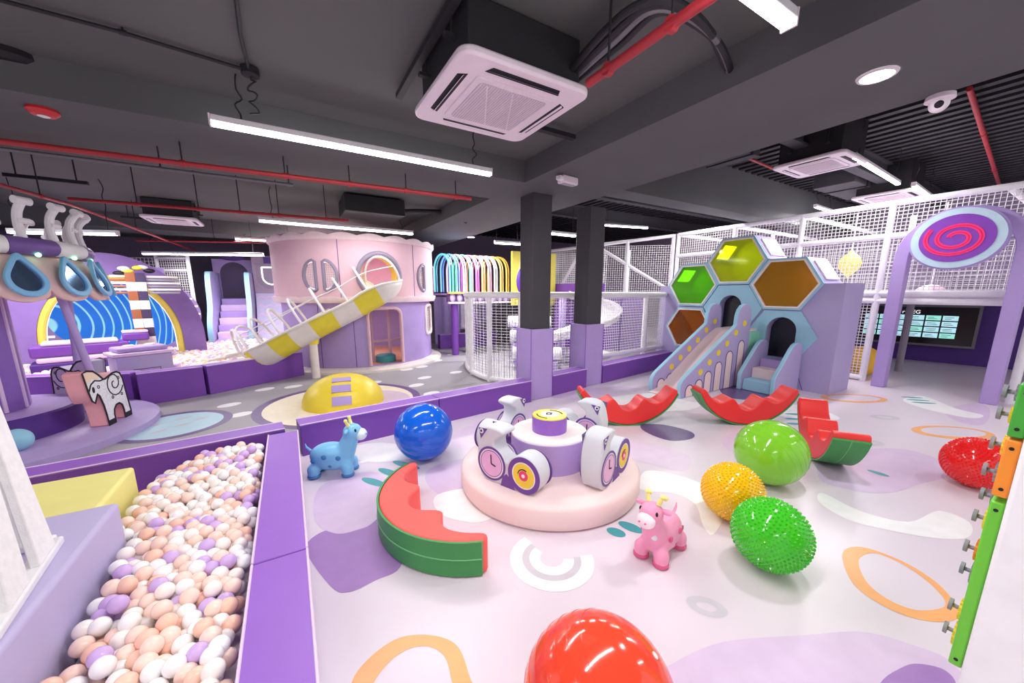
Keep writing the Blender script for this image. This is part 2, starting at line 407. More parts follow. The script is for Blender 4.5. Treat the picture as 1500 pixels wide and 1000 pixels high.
padwall([(1.51, 4.43), (3.04, 4.62)], PW, PH, 'partition_pad', 'low purple partition running up to the left pillar', 'padded wall', group='low purple partition')
padwall([(3.52, 4.72), (4.36, 4.85)], PW, PH, 'partition_pad', 'short low purple partition between the two pillars', 'padded wall', group='low purple partition')
padwall([(4.82, 4.92), (7.36, 5.32)], PW, PH, 'partition_pad', 'low purple partition from right pillar to the honeycomb house', 'padded wall', group='low purple partition')
padwall([(-2.02, 7.40), (-1.3, 7.62)], .2, .48, 'pit_wall', 'purple padded far pit wall section beside the elephant ride', 'padded wall', group='purple pads round the far pit')
padwall([(-4.6, 8.42), (-2.06, 7.52)], .2, .48, 'pit_wall', 'purple padded far pit wall section behind the elephant carousel', 'padded wall', group='purple pads round the far pit')
padwall([(-1.28, 7.63), (.10, 8.51)], .2, .48, 'pit_wall', 'purple padded far pit wall section under the striped slide', 'padded wall', group='purple pads round the far pit')

# ================================================================== NEAR BALL PIT
t = thing('foam_block', 'big lavender foam block at the left edge of the near ball pit', 'foam block', (-1.6, 1.7, 0))
MB().box(-2.4, -.90, .5, 2.70, 0, .52).build('block', mat('pale_lavender_vinyl', (196, 184, 222), .5, .4, .02, 4), t, bevel=.02, seg=3)
t = thing('foam_block', 'pale yellow foam block behind the lavender block in the ball pit', 'foam block', (-1.7, 3.2, 0))
MB().box(-2.4, -1.06, 2.72, 3.52, 0, .42).build('block', M_paleyellow, t, bevel=.02, seg=3)
# white slatted pyramid on the lavender block
t = thing('slatted_pyramid', 'white slatted pyramid standing on the lavender foam block', 'play structure', (-1.5, 2.0, .52))
apex = Vector((-1.3, 2.6, 2.38)); B0, B1, B2, B3 = Vector((-.93,1.55,.52)), Vector((-1.02,2.36,.52)), Vector((-2.1,2.5,.52)), Vector((-2.1,1.4,.52))
bs = MB()
for a, b in ((B0,B1),(B1,B2),(B2,B3),(B3,B0)): bs.bar(a, b, .07, .035)
bs.build('base_frame', M_white, t, bevel=.008)
for a, b in ((B0,B1),(B1,B2),(B2,B3),(B3,B0)):
    nf = 3
    for i in range(nf):
        f0, f1 = (i + .10) / nf, (i + .72) / nf
        sl = MB(); p0, p1 = a.lerp(b, f0) + Z_*.03, a.lerp(b, f1) + Z_*.03
        q0, q1 = p0.lerp(apex, .94), p1.lerp(apex, .94)
        nn = (p1-p0).cross(apex-p0).normalized() * .03
        sl.add([p0, p1, q1, q0, p0+nn, p1+nn, q1+nn, q0+nn], [(0,3,2,1),(4,5,6,7),(0,1,5,4),(1,2,6,5),(2,3,7,6),(3,0,4,7)])
        sl.build('slat', mat('white_fabric', (246, 244, 242), .7, .2, .04, 30, .2), t, bevel=.01)
MB().sphere(apex, .1, 16, 10).build('finial', M_white, t)

BR = .037
ballcols = [('peach', (254, 220, 206)), ('white', (252, 248, 248)), ('cream', (253, 242, 236)), ('lilac', (214, 178, 234)), ('coral', (252, 202, 180))]
ballmats = [mat('ball_' + n, c, .22, .5, .02, 10, coat=.2) for n, c in ballcols]
def pit_z(x, y): return .27 - .09*max(0, min(1, (y-3.2)/.7))*max(0, min(1, (-.75-x)/.3)) + .018*sin(7*x+3*y) + .014*sin(5*y-4*x)
def in_near_pit(x, y):
    if y < .55 or y > 3.86 + .11*(x+1) or x > -.285 - BR: return False
    return x > (-.90 if y < 2.70 else -1.04) + BR
cand = []
dx = BR*2*.985; row = 0; y = .5
while y < 4.1:
    x = -1.15 + (dx/2 if row % 2 else 0)
    while x < -.28:
        px_, py_ = x + random.uniform(-.016,.016), y + random.uniform(-.016,.016)
        if in_near_pit(px_, py_): cand.append(Vector((px_, py_, pit_z(px_,py_) + random.uniform(-.022,.024))))
        x += dx
    y += dx*.86; row += 1
def visible_front(p): return (p.x*RY.x + p.y*RY.y) > .55
cand = [p for p in cand if visible_front(p)]
def fwd(p):
    f = (p.x*RY.x + p.y*RY.y)*cos(PITCH) - (p.z-CH)*sin(PITCH); uu = (p.x*RY.x + p.y*RY.y)*sin(PITCH) + (p.z-CH)*cos(PITCH)
    return CX + F*(p.x*RX.x + p.y*RX.y)/f, CY - F*uu/f
vis = [p for p in cand if -25 < fwd(p)[0] < 1500 and fwd(p)[1] < 1025]
vis.sort(key=lambda p: (p - Vector((0,0,CH))).length)
protos = []
for (n, c), m in zip(ballcols, ballmats):
    mb = MB().sphere((0,0,0), BR, 20, 12); o = mb.build('pit_ball', m, loc=(0,0,0), ang=180); protos.append(o)
words = {'peach':'peach plastic ball lying in the foreground ball pit', 'white':'white plastic ball lying in the foreground ball pit', 'cream':'pale cream plastic ball lying in the foreground ball pit', 'lilac':'lilac plastic ball lying in the foreground ball pit', 'coral':'coral pink plastic ball lying in the foreground ball pit'}
def pick(): return random.choices(range(5), [3, 3.2, 2.4, 1.8, 1.6])[0]
used = set()
for p in vis[:300]:
    k = pick(); o = protos[k] if k not in used else protos[k].copy()
    if k in used: C.objects.link(o)
    used.add(k); o.location = p
    tag(o, words[ballcols[k][0]], 'ball', ballcols[k][0] + ' balls in the near ball pit')
mb = MB()
for p in vis[300:]: mb.sphere(p, BR, 14, 8, pick())
for p in cand:
    q = p + Vector((dx*.5, dx*.29, -.052))
    if in_near_pit(q.x, q.y): mb.sphere(q, BR, 10, 6, pick())
mb.box(-1.03, -.29, 2.72, 3.85, .001, .10, 2); mb.box(-.89, -.29, .55, 2.72, .001, .15, 2)
tag(mb.build('pit_balls', ballmats, ang=180), 'remaining pastel balls at the far end and underneath in the near ball pit', 'balls', kind='stuff')

# ================================================================== FAR BALL PIT
FP = [(-2.05, 7.62), (-1.34, 7.84), (-.15, 8.62), (-.42, 9.2), (-.5, 9.9), (.0, 11), (.6, 12.3), (-1.9, 12.3), (-1.85, 11.2), (-4.0, 10.6), (-4.4, 9.2), (-3.6, 8.1), (-2.5, 7.9)]
mb = MB(); r = .046; y = 7.5; row = 0
bigmats = ballmats
while y < 12.3:
    x = -4.6 + (r if row % 2 else 0)
    while x < .7:
        a, b = x + random.uniform(-.012,.012), y + random.uniform(-.012,.012)
        if inpoly(a, b, FP): mb.sphere((a, b, .37 + .03*sin(3*a+2*b) + random.uniform(-.02,.02)), r, 9, 6, pick())
        x += 2*r*1.02
    y += 2*r*.88; row += 1
mb.add([(a, b, .33) for a, b in FP], [tuple(range(len(FP)))], 0)
tag(mb.build('far_pit_balls', ballmats, ang=180), 'pastel balls filling the far ball pit below the slide', 'balls', kind='stuff')

# ================================================================== EXERCISE BALLS
def glossy_ball(name, c, r, m, label, ridges=True):
    mb = MB(); nu, nv = 64, 40
    mb.sphere(c, r, nu, nv)
    o = mb.build(name, m, loc=(c[0], c[1], 0), ang=180)
    return o
def ex_ball(c, r, m, label, group=None):
    t = thing('exercise_ball', label, 'exercise ball', (c[0], c[1], 0), group)
    R = Matrix.Rotation(random.uniform(.3,.9), 3, 'X') @ Matrix.Rotation(random.uniform(0,2), 3, 'Y')
    MB().sphere(c, r-.0005, 64, 40, R=R).build('shell', m, t, ang=180)
    rg = MB()
    for k in range(-3, 4):
        z = k*.11*r*1.6; rr = math.sqrt(max(0, r*r - z*z))
        rg.tube([Vector(c) + R @ Vector((rr*cos(a), rr*sin(a), z)) for a in [2*PI*i/64 for i in range(64)]], .0008, 5, closed=True)
    rg.build('ridges', m, t)
    v = R @ Vector((0,0,1)); MB().cyl(Vector(c)+v*(r-.003), Vector(c)+v*(r+.0015), .012, n=14).build('plug', M_white, t)
    return t
def gloss(name, col): return mat(name, col, .13, .5, .015, 5, coat=.3)
ex_ball((1.042, 3.447, .283), .283, gloss('ball_blue', (20, 98, 216)), 'glossy blue exercise ball by the purple partition')
ex_ball((.794, .737, .263), .263, gloss('ball_tomato', (244, 74, 48)), 'smooth orange-red exercise ball, large and cut by the bottom edge')
ex_ball((3.488, 1.424, .279), .279, gloss('ball_lime', (132, 204, 48)), 'smooth light green exercise ball between yellow ball and watermelon rocker')
def spiky(c, r, m, label, n):
    t = thing('spiky_ball', label, 'massage ball', (c[0], c[1], 0))
    MB().sphere(c, r-.010, 48, 30).build('shell', m, t, ang=180)
    s = MB(); gld = PI*(3-math.sqrt(5))
    for i in range(n):
        z = 1 - 2*(i+.5)/n; q = math.sqrt(1-z*z); d = Vector((q*cos(gld*i), q*sin(gld*i), z))
        p = Vector(c) + d*(r-.0115); s.cyl(p, Vector(c) + d*(r-.0003), .0085, .0028, n=6)
    s.build('spikes', m, t)
spiky((2.675, 1.3, .211), .211, gloss('ball_yellow', (252, 196, 24)), 'yellow spiky massage ball behind the bright green spiky ball', 900)
spiky((2.371, .907, .215), .215, gloss('ball_green', (72, 202, 44)), 'bright green spiky massage ball in front of the yellow one', 900)
spiky((4.932, .474, .217), .217, gloss('ball_red', (238, 40, 40)), 'red spiky massage ball partly behind the gear wall toys', 900)

# ================================================================== WATERMELON ROCKERS
def melon_profile():
    L_, S_ = .62, .40; R_ = (L_*L_ + S_*S_)/(2*S_)
    arc = [(x, R_ - math.sqrt(R_*R_ - x*x)) for x in [(-L_ + 2*L_*i/28) for i in range(29)]]
    topk = [(.60,.455),(.55,.46),(.48,.37),(.40,.305),(.32,.29),(.24,.33),(.20,.345),(.16,.32),(.10,.24),(.05,.205),(0,.195)]
    top = spline(topk, 3, closed=False)
    top = [tuple(p) for p in top] + [(-p[0], p[1]) for p in reversed(top[:-1])]
    return arc, top
ARC, TOP = melon_profile()
def melon(o, ex, ez, thick, label, face=M_red, swap=1):
    """o: world point of the arc's lowest point, ex along the length, ez 'up' of the slice"""
    t = thing('watermelon_rocker', label, 'rocker', (o[0], o[1], 0), 'watermelon slice rockers')
    ex, ez = Vector(ex).normalized(), Vector(ez).normalized(); n = ex.cross(ez)
    o = Vector(o)
    fleshy = [(x*.985, y+.016) for x, y in ARC] + TOP
    MB().prism(fleshy, o - n*thick/2, ex, ez, thick).build('flesh', face, t, bevel=.014, seg=3, ang=50)
    rn = MB(); outer = ARC; inner = [(x*.984, y+.014) for x, y in ARC]
    rn.prism(outer + inner[::-1], o - n*thick/2, ex, ez, thick); rn.build('rind', M_green, t, ang=50)
    sm = MB(); sm.tube([o + ex*x + ez*(y-.001) for x, y in ARC], .004, 6); sm.build('seam', mat('pale_green_seam', (120, 190, 130), .5), t)
    return t
d = (Vector((.82,1.80,0)) - Vector((.74,2.92,0))).normalized(); nside = Vector((-d.y, d.x, 0))
melon((.385, 2.31, .12), d, Z_.cross(d) , .22, 'watermelon slice rocker lying on its side by the carousel, green rind facing out', M_coral)
def rock(c, dirv, label):
    dv = Vector((dirv[0], dirv[1], 0)).normalized(); melon((c[0], c[1], 0), dv, Z_, .26, label)
rock((3.58, 3.14), (.857, -.48), 'red watermelon rocker partly behind the carousel, before the slide')
rock((4.88, 2.38), (.857, -.515), 'red watermelon rocker standing in front of the blue steps')
rock((4.52, 1.38), (.86, .56), 'watermelon rocker with green rind end, beside light green ball')

# ================================================================== FOAM CAROUSEL
CC = Vector((1.86, 2.46, 0))
t = thing('foam_carousel', 'round pale pink foam carousel with four grey bird riders', 'carousel', CC)
MB().lathe(CC, [(.70,.004),(.76,.012),(.775,.05),(.775,.16),(.755,.185),(.70,.195),(.02,.195)], 80).build('platform', M_pink, t, ang=60)
MB().lathe(CC, [(.70,0),(.70,.02)], 48).build('plinth', M_black, t)
MB().lathe(CC, [(.335,.192),(.335,.45),(.325,.46)], 64).build('drum', M_lav, t)
MB().lathe(CC, [(.33,.455),(.325,.466),(.02,.468)], 64).build('drum_top', M_cream, t)
MB().lathe(CC, [(.150,.465),(.152,.59),(.15,.6)], 48).build('hub', M_purple_top, t)
h = MB().lathe(CC, [(.150,.598),(.146,.608),(.01,.609)], 48, m=0)
h.lathe(CC, [(.08,.609),(.08,.612),(.01,.612)], 32, m=1); h.ribbon(spline([(.03,.0),(0,.028),(-.03,.0),(0,-.02),(.012,0)], 5, False), .012, CC+Z_*.613, X_, Y_, .002, 2)
h.ribbon(circle(0,0,.11,.11,10,-.5,.9,True), .01, CC+Z_*.609, X_, Y_, .002, 2); h.ribbon(circle(0,0,.11,.11,10,2.5,3.9,True), .01, CC+Z_*.609, X_, Y_, .002, 2)
h.build('hub_face', [M_yellow, M_white, M_black], t)
RP = spline([(.03,.02),(.0,.10),(-.005,.19),(.01,.27),(.03,.33),(.07,.36),(.14,.365),(.195,.355),(.205,.335),(.175,.31),(.14,.285),(.132,.25),(.15,.21),(.19,.18),(.235,.165),(.275,.205),(.33,.235),(.39,.235),(.44,.205),(.468,.15),(.468,.09),(.44,.03),(.40,.0),(.3,.0),(.2,.0),(.09,.0)], 3)
RP = [tuple(p) for p in RP]
M_pinkface = mat('pink_dial', (236, 186, 226), .5); M_ridegold = mat('gold_print', (246, 214, 70), .5); M_magenta = mat('magenta_print', (232, 70, 120), .5)
def rider(theta):
    c = CC + Vector((cos(theta), sin(theta), 0))*.53; tg = Vector((-sin(theta), cos(theta), 0)); rad = Vector((cos(theta), sin(theta), 0))
    th = .165; K = 1.22
    r_ = MB().prism(RP, c - tg*.235*K + Z_*.194 - tg.cross(Z_)*th/2, tg*K, Z_*K, th).build('rider', M_grey, t, bevel=.016, seg=3, ang=50)
    for s_ in (-1, 1):
        o = c - tg*.235*K + Z_*.194 + rad*s_*(th/2 + .001)
        ex = tg*K if s_ == 1 else -tg*K; ZK = Z_*K; fx = (lambda x: x) if s_ == 1 else (lambda x: -x)
        # ex x Z must look outward
        E = lambda cx, cz, rr, n=36: circle(fx(cx), cz, rr, rr, n)
        ck = MB()
        ck.ring(E(.115,.125,.112), E(.115,.125,.098), o, ex, ZK, .004, 1)
        ck.ring(E(.115,.125,.098), E(.115,.125,.088), o, ex, ZK, .002, 2)
        ck.ring(E(.115,.125,.088), E(.115,.125,.084), o, ex, ZK, .004, 1)
        ck.prism(E(.115,.125,.084), o, ex, ZK, .003, 0)
        ck.ribbon([(fx(.115),.125),(fx(.113),.185)], .007, o, ex, ZK, .006, 3); ck.ribbon([(fx(.115),.125),(fx(.150),.115)], .008, o, ex, ZK, .006, 3)
        ck.build('clock_dial', [M_pinkface, mat('violet_print', (112, 72, 152), .5), M_white, M_black], r_)
        wk = MB()
        wk.ring(E(.365,.118,.116), E(.365,.118,.085), o, ex, ZK, .004, 0); wk.ring(E(.365,.118,.085), E(.365,.118,.077), o, ex, ZK, .003, 1)
        wk.prism(E(.365,.118,.077), o, ex, ZK, .004, 2); wk.prism(E(.365,.118,.032), o, ex, ZK, .006, 3); wk.prism(E(.365,.118,.012), o, ex, ZK, .008, 1)
        wk.ribbon([(fx(.365)+.04*cos(a), .118+.04*sin(a)) for a in [1+.25*i for i in range(9)]], .006, o, ex, ZK, .006, 4)
        wk.build('wheel_print', [mat('violet_print', (112, 72, 152), .5), M_white, M_ridegold, M_magenta, M_black], r_)
        ey = MB(); tri = [(fx(.012),.345),(fx(.085),.35),(fx(.03),.275)]
        if s_ == -1: tri = tri[::-1]
        ey.prism(tri, o, ex, ZK, .004, 0); ey.prism(E(.038,.328,.017,18), o, ex, ZK, .006, 1); ey.prism(E(.036,.328,.008,14), o, ex, ZK, .008, 2)
        ey.build('eye_patch', [mat('violet_print', (112, 72, 152), .5), M_white, M_black], r_)
        bl = MB(); q = [(fx(.19),.0),(fx(.30),.0),(fx(.285),.05),(fx(.235),.09),(fx(.205),.06)]
        bl.prism(q if s_ == 1 else q[::-1], o, ex, ZK, .003); bl.build('belly_print', mat('violet_print', (112, 72, 152), .5), r_)
for k in range(4): rider(math.radians(202 - 90*k))

# ================================================================== HOPPER TOYS
def blob(parts, name, m, parent, vox=.011, sm=8):
    mb = MB()
    for c, r, sc, R in parts: mb.sphere(c, r, 20, 14, sc=sc, R=R)
    o = mb.build(name, m, parent, ang=180)
    rm = o.modifiers.new('remesh', 'REMESH'); rm.mode = 'VOXEL'; rm.voxel_size = vox; rm.use_smooth_shade = True
    s = o.modifiers.new('smooth', 'SMOOTH'); s.factor = .6; s.iterations = sm
    return o
def hopper(loc, rz, label, body, dark, muzzle, spots, S=1.0):
    t = thing('hopper_toy', label, 'toy animal', loc)
    L0 = Vector(loc); Rz = Matrix.Rotation(rz, 3, 'Z')
    W = lambda x, y, z: L0 + Rz @ (Vector((x, y, z))*S)
    I = (1,1,1); tb = [(W(0,0,.175), .115*S, (1.55,1,.98), Rz), (W(.02,0,.13), .11*S, (1.6,1.02,.8), Rz)]
    for x, y in ((.15,.07),(.15,-.07),(-.13,.07),(-.13,-.07)): tb += [(W(x,y,.07), .052*S, (1,1,1.15), Rz), (W(x,y,.038), .046*S, (1.1,1.1,.75), Rz)]
    for k in range(5): tb.append((W(.12+.016*k,0,.20+.036*k), (.085-.005*k)*S, I, Rz))
    tb += [(W(.195,0,.375), .078*S, (1.05,1,1), Rz)]
    blob(tb, 'body', body, t)
    blob([(W(.262,0,.352), .056*S, (.95,1.1,.95), Rz), (W(.235,0,.365), .05*S, (1,1,1), Rz)], 'muzzle', muzzle, t, .009, 5)
    for s_ in (-1, 1):
        MB().sphere(W(.235, .055*s_, .405), .014*S, 12, 8, sc=(.7,.6,1.2), R=Rz).build('eye', M_black, t)
        MB().sphere(W(.17, .088*s_, .408), .03*S, 14, 8, sc=(.5,1.2,.6), R=Rz).build('ear', body, t)
        MB().cyl(W(.175, .035*s_, .44), W(.16, .05*s_, .49), .016*S, .012*S, 12).sphere(W(.16,.05*s_,.492), .016*S, 12, 8).build('horn', M_paleyellow, t)
        MB().sphere(W(.313, .02*s_, .36), .006*S, 8, 6).build('nostril', dark, t)
    for x, y in ((.15,.07),(.15,-.07),(-.13,.07),(-.13,-.07)): MB().lathe(W(x,y,.0), [(.038*S,0),(.052*S,.008*S),(.053*S,.022*S),(.044*S,.034*S)], 18).build('hoof', dark, t)
    MB().tube([W(-.165,0,.22), W(-.20,0,.255), W(-.205,0,.285)], [.012*S,.009*S,.004*S], 8).build('tail', body, t)
    if spots:
        for x, s_, z in ((-.12,1,.16),(-.02,1,.20),(.09,1,.18),(-.12,-1,.16),(-.02,-1,.20),(.09,-1,.18),(.02,1,.12),(.02,-1,.12)):
            yy = .113*math.sqrt(max(.05, 1-(x/.18)**2 - ((z-.175)/.115)**2))
            MB().sphere(W(x, (yy+.004)*s_, z), .022*S, 14, 8, sc=(1,.35,1), R=Rz).build('spot', dark, t)
    return t
M_calf = mat('calf_blue', (128, 194, 234), .35, .5, .03, 6); M_calfd = mat('calf_dark_blue', (70, 130, 190), .4)
M_cow = mat('cow_pink', (250, 160, 196), .35, .5, .03, 6); M_cowd = mat('cow_dark_pink', (224, 92, 140), .4)
hopper((.21, 3.58, 0), math.atan2(-.515, .857)+.12, 'light blue rubber calf hopper beside the purple partition', M_calf, M_calfd, mat('calf_white', (226, 240, 248), .35), True, 1.05)
hp = hopper((1.93, 1.33, 0), math.radians(192), 'pink rubber cow hopper in front of the carousel', M_cow, M_cowd, mat('cow_white', (252, 230, 238), .35), True, .92)
cwd = Vector((1.93,1.33,0)); Rz = Matrix.Rotation(math.radians(192), 3, 'Z')
MB().sphere(cwd + Rz @ Vector((.185,.03,.2)), .022, 14, 8, sc=(.3,1,1), R=Rz).build('chest_badge', M_white, hp)
bw = MB()
for s_ in (-1,1): bw.sphere(cwd + Rz @ Vector((.13,.05*s_,.445)), .022, 12, 8, sc=(.6,1.1,.8), R=Rz)
bw.build('flower', M_paleyellow, hp)

# ================================================================== HONEYCOMB HOUSE
HU = 7.4
t = thing('honeycomb_house', 'lavender playhouse with green, yellow and amber hexagon windows', 'playhouse', (8.2, 3.95, 0))
hw, hh_, ht = .565, .435, .285
HEX = [(hw,0),(ht,hh_),(-ht,hh_),(-hw,0),(-ht,-hh_),(ht,-hh_)]
def hexs(k): return [(x*k, y*k) for x, y in HEX]
# local front plane: ex = -y (to the right as seen), ey = z ; normal ex x ey = -x (towards viewer)
EX, EY = -Y_, Z_
body = MB().box(HU, 8.18, 2.32, 5.66, .0, 1.79).build('body', M_lav_wall, t)
cells = {'lower_amber': (4.86, .90), 'green': (4.86, 1.80), 'yellow': (4.01, 2.235), 'amber': (3.15, 1.79)}
doors = {'upper': (4.01, 1.355), 'lower': (3.13, .905)}
cut = MB()
for k, (v, z) in cells.items():
    if k != 'yellow': cut.prism(hexs(1.0), (HU + .72, v, z), EX, EY, .92)
cut.prism(hexs(1.0), (HU+.72, cells['yellow'][0], cells['yellow'][1]), EX, EY, .92)
carve(body, cut)
cut = MB()
def archpts(w, h, n=16): return [(-w,-h),(w,-h)] + [(w*cos(a), h-w+w*sin(a)) for a in [PI*i/n for i in range(n+1)]]
DA = {'upper': (.215, .34), 'lower': (.235, .36)}; DO = {'upper': (-.02,-.10), 'lower': (.02,-.04)}
for k, (v, z) in doors.items():
    w, h = DA[k]; cut.prism(archpts(w, h), (HU+.6, v-DO[k][0], z+DO[k][1]), EX, EY, .8)
carve(body, cut)
tints = {'lower_amber': ('amber_acrylic_dark', (226, 136, 40)), 'green': ('green_acrylic', (140, 236, 50)), 'yellow': ('lime_acrylic', (222, 240, 60)), 'amber': ('amber_acrylic', (226, 182, 70))}
M_cell_in = mat('cell_lining', (232, 226, 236), .5)
for k, (v, z) in cells.items():
    o = Vector((HU+.70, v, z)); cl = MB(); cl.ring(hexs(.998), hexs(.95), o, EX, EY, .70)
    c_ = cl.build('hexagon_cell', M_lav_wall, t, ang=20)
    MB().prism(hexs(.99), Vector((HU+.715, v, z)), EX, EY, .02).build('back_panel', M_cell_in, c_)
    MB().ring(hexs(1.0), hexs(.93), Vector((HU-.015, v, z)), EX, EY, .03).build('outer_frame', M_skyblue, c_)
    MB().ring(hexs(.93), hexs(.87), Vector((HU-.022, v, z)), EX, EY, .032).build('inner_frame', M_cream, c_)
    MB().prism(hexs(.90), Vector((HU-.01, v, z)), EX, EY, .012).build('acrylic_pane', tinted(*tints[k]), c_)
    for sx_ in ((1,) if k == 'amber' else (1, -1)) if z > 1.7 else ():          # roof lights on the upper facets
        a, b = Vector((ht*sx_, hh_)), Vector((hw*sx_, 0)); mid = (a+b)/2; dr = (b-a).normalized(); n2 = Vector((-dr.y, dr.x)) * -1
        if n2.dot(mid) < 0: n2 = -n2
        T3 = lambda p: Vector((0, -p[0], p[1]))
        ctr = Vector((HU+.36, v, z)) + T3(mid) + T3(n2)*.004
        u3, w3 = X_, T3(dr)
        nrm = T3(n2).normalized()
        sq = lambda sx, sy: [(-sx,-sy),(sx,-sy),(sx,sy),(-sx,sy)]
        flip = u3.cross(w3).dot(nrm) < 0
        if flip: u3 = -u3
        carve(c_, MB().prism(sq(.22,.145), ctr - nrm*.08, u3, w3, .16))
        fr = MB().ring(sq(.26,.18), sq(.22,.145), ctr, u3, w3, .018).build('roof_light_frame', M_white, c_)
        MB().prism(sq(.225,.15), ctr, u3, w3, .006).build('roof_light_pane', mat('glow_pane', (255, 246, 242), .4, emit=6), fr)  # windows given emission in place of the light entering through them
# cells hold no lamps; only the glowing panes brighten them
# door plates
def star_ring(mb, outer, inner, cen, o, ex, ey, depth, N=72, m=0):
    def hit(poly, a):
        d = Vector((cos(a), sin(a))); best = 0
        for i in range(len(poly)):
            p, q = Vector(poly[i]) - Vector(cen), Vector(poly[(i+1) % len(poly)]) - Vector(cen)
            e = q - p; den = d.x*e.y - d.y*e.x
            if abs(den) < 1e-9: continue
            tt = (p.x*e.y - p.y*e.x)/den; ss = (p.x*d.y - p.y*d.x)/den
            if tt > best and -1e-6 <= ss <= 1+1e-6: best = tt
        return Vector(cen) + d*best
    angs = set(2*PI*i/N for i in range(N))
    for poly in (outer, inner):
        for p in poly: angs.add(math.atan2(p[1]-cen[1], p[0]-cen[0]) % (2*PI))
    angs = sorted(angs); A = [angs[0]]
    for a in angs[1:]:
        if a - A[-1] > 1e-4: A.append(a)
    return mb.ring([hit(outer, a) for a in A], [hit(inner, a) for a in A], o, ex, ey, depth, m)
for k, (v, z) in doors.items():
    w, h = DA[k]; ox, oz = DO[k]
    inner = [(x+ox, y+oz) for x, y in archpts(w, h)]
    mb = MB(); star_ring(mb, hexs(.985), inner, (ox, oz), (HU-.001, v, z), EX, EY, .03)
    p_ = mb.build('door_panel', M_skyblue, t, ang=20)
    MB().prism(archpts(w-.002, h-.002), (HU+.16, v-ox, z+oz), EX, EY, .01).build('doorway_shade', mat('dark_doorway_shade', (30, 28, 40), .25, .5, .2, 4), p_)  # dark sheet stands in for the shade inside the doorway
gl = MB()
for pts in ([(2.60,.905),(2.86,.47),(2.68,.0)], [(2.86,.47),(3.41,.47)], [(3.7,.905),(3.97,.47),(4.3,.47),(4.58,.905)]):
    gl.tube([Vector((HU-.001, a, max(.003,b))) for a, b in pts], .005, 5)
gl.build('panel_seam', M_darkpurple, t)

# slide of the honeycomb house
t = thing('foam_slide', 'small lavender slide with yellow dots coming from the honeycomb house', 'slide', (6.2, 3.73, 0))
SP = [(5.16,0),(5.13,.10),(5.14,.22),(5.20,.30),(5.27,.35),(6.50,1.06),(6.56,1.10),(6.57,1.26),(6.61,1.36),(6.69,1.43),(6.79,1.455),(6.89,1.43),(6.97,1.36),(7.0,1.26),(7.01,1.0),(7.02,0)]
for v, nm in ((3.43, 'right'), (3.96, 'left')):
    pn = MB().prism(SP, (0, v + .075, 0), X_, Z_, .075, 0, 1).build('side_panel', [M_lav_wall, M_skyblue], t, bevel=.014, ang=40)
    faces = [(v, -1)] if nm == 'right' else [(v, -1)]
    for vv, sgn in faces:
        dd = MB()
        for q in ((5.62,.38),(5.85,.52),(6.08,.66),(6.31,.80),(6.55,.97),(6.79,1.12)):
            dd.prism(circle(q[0], q[1], .058, .052, 20), (0, vv-.0008, 0), X_, Z_, .003)
        dd.build('yellow_dot', M_yellow, pn)
        aa, ao = MB(), MB()
        for q, h in ((5.36,.20),(5.60,.26),(5.84,.37),(6.12,.50),(6.42,.66),(6.76,.82)):
            w = .098; pts = [(q-w, .012)] + [(q-w*cos(a), h-w+w*sin(a)) for a in [PI*i/12 for i in range(13)]] + [(q+w, .012)]
            aa.prism(pts[::-1], (0, vv-.0008, 0), X_, Z_, .002); ao.ribbon(pts, .014, (0, vv-.001, 0), X_, Z_, .004)
        aa.build('arch_print', M_pink, pn); ao.build('arch_outline', M_darkpurple, pn)
bed = spline([(5.05,.012),(5.25,.05),(5.5,.18),(6.4,.76),(6.8,.98),(7.05,1.0),(7.40,1.0)], 4, False)
bd = MB(); bpts = [tuple(p) for p in bed]; bd.prism(bpts[::-1] + [(p[0]+.02, max(.001, p[1]-.05)) for p in bpts], (0, 3.96, 0), X_, Z_, .455)
bd.build('slide_bed', M_pink, t)
MB().box(7.02, 7.40, 3.44, 4.03, 0, .95).build('support_block', mat('mint_panel', (150, 222, 190), .5), t)
# steps
t = thing('foam_steps', 'blue and pink foam steps up to the lower honeycomb door', 'steps', (7.0, 3.03, 0))
ST = [(6.55,0),(6.54,.26),(6.57,.32),(6.98,.74),(7.06,.80),(7.16,.83),(7.28,.81),(7.36,.76),(7.37,0)]
for v in (2.74, 3.26): MB().prism(ST, (0, v+.07, 0), X_, Z_, .07, 0, 1).build('side_panel', [M_lav_wall, M_skyblue], t, bevel=.014, ang=40)
for (a, b, z, m) in ((6.60, 6.88, .19, M_skyblue), (6.86, 7.12, .36, M_pink), (7.10, 7.37, .50, M_lav)):
    MB().box(a, b, 2.812, 3.258, 0, z).build('step', m, t, bevel=.014)

# ================================================================== ENTRANCE ARCH WITH SIGN
AU = 8.94
t = thing('archway', 'lavender entrance arch with round purple spiral sign', 'archway', (AU, 1.5, 0))
def arch_loop(w, z0, zc, n=28): return [(-w, z0)] + [(-w*cos(a), zc + w*sin(a)) for a in [PI*i/n for i in range(n+1)]] + [(w, z0)]
o_, i_ = arch_loop(.70, 0, 2.22), arch_loop(.53, 0, 2.22)
mb = MB(); mb.prism(o_ + i_[::-1], (AU+.1, 1.5, 0), EX, EY, .2); mb.build('arch_frame', M_lav, t, bevel=.01, ang=30)
SC = Vector((AU-.10, 1.53, 2.45))
MB().prism(circle(0,0,.50,.46,64), SC, EX, EY, .10).build('sign_back', M_lav, t, ang=30)
sg = MB().prism(circle(0,0,.475,.435,64), SC - X_*.10, EX, EY, .02).build('sign_rim', mat('ice_blue', (200, 226, 240), .4), t, ang=30)
fc = MB().prism(circle(0,0,.385,.345,64), SC - X_*.12, EX, EY, .008).build('sign_face', mat('sign_purple', (142, 76, 190), .4), t, ang=30)
sp = MB(); pts = []
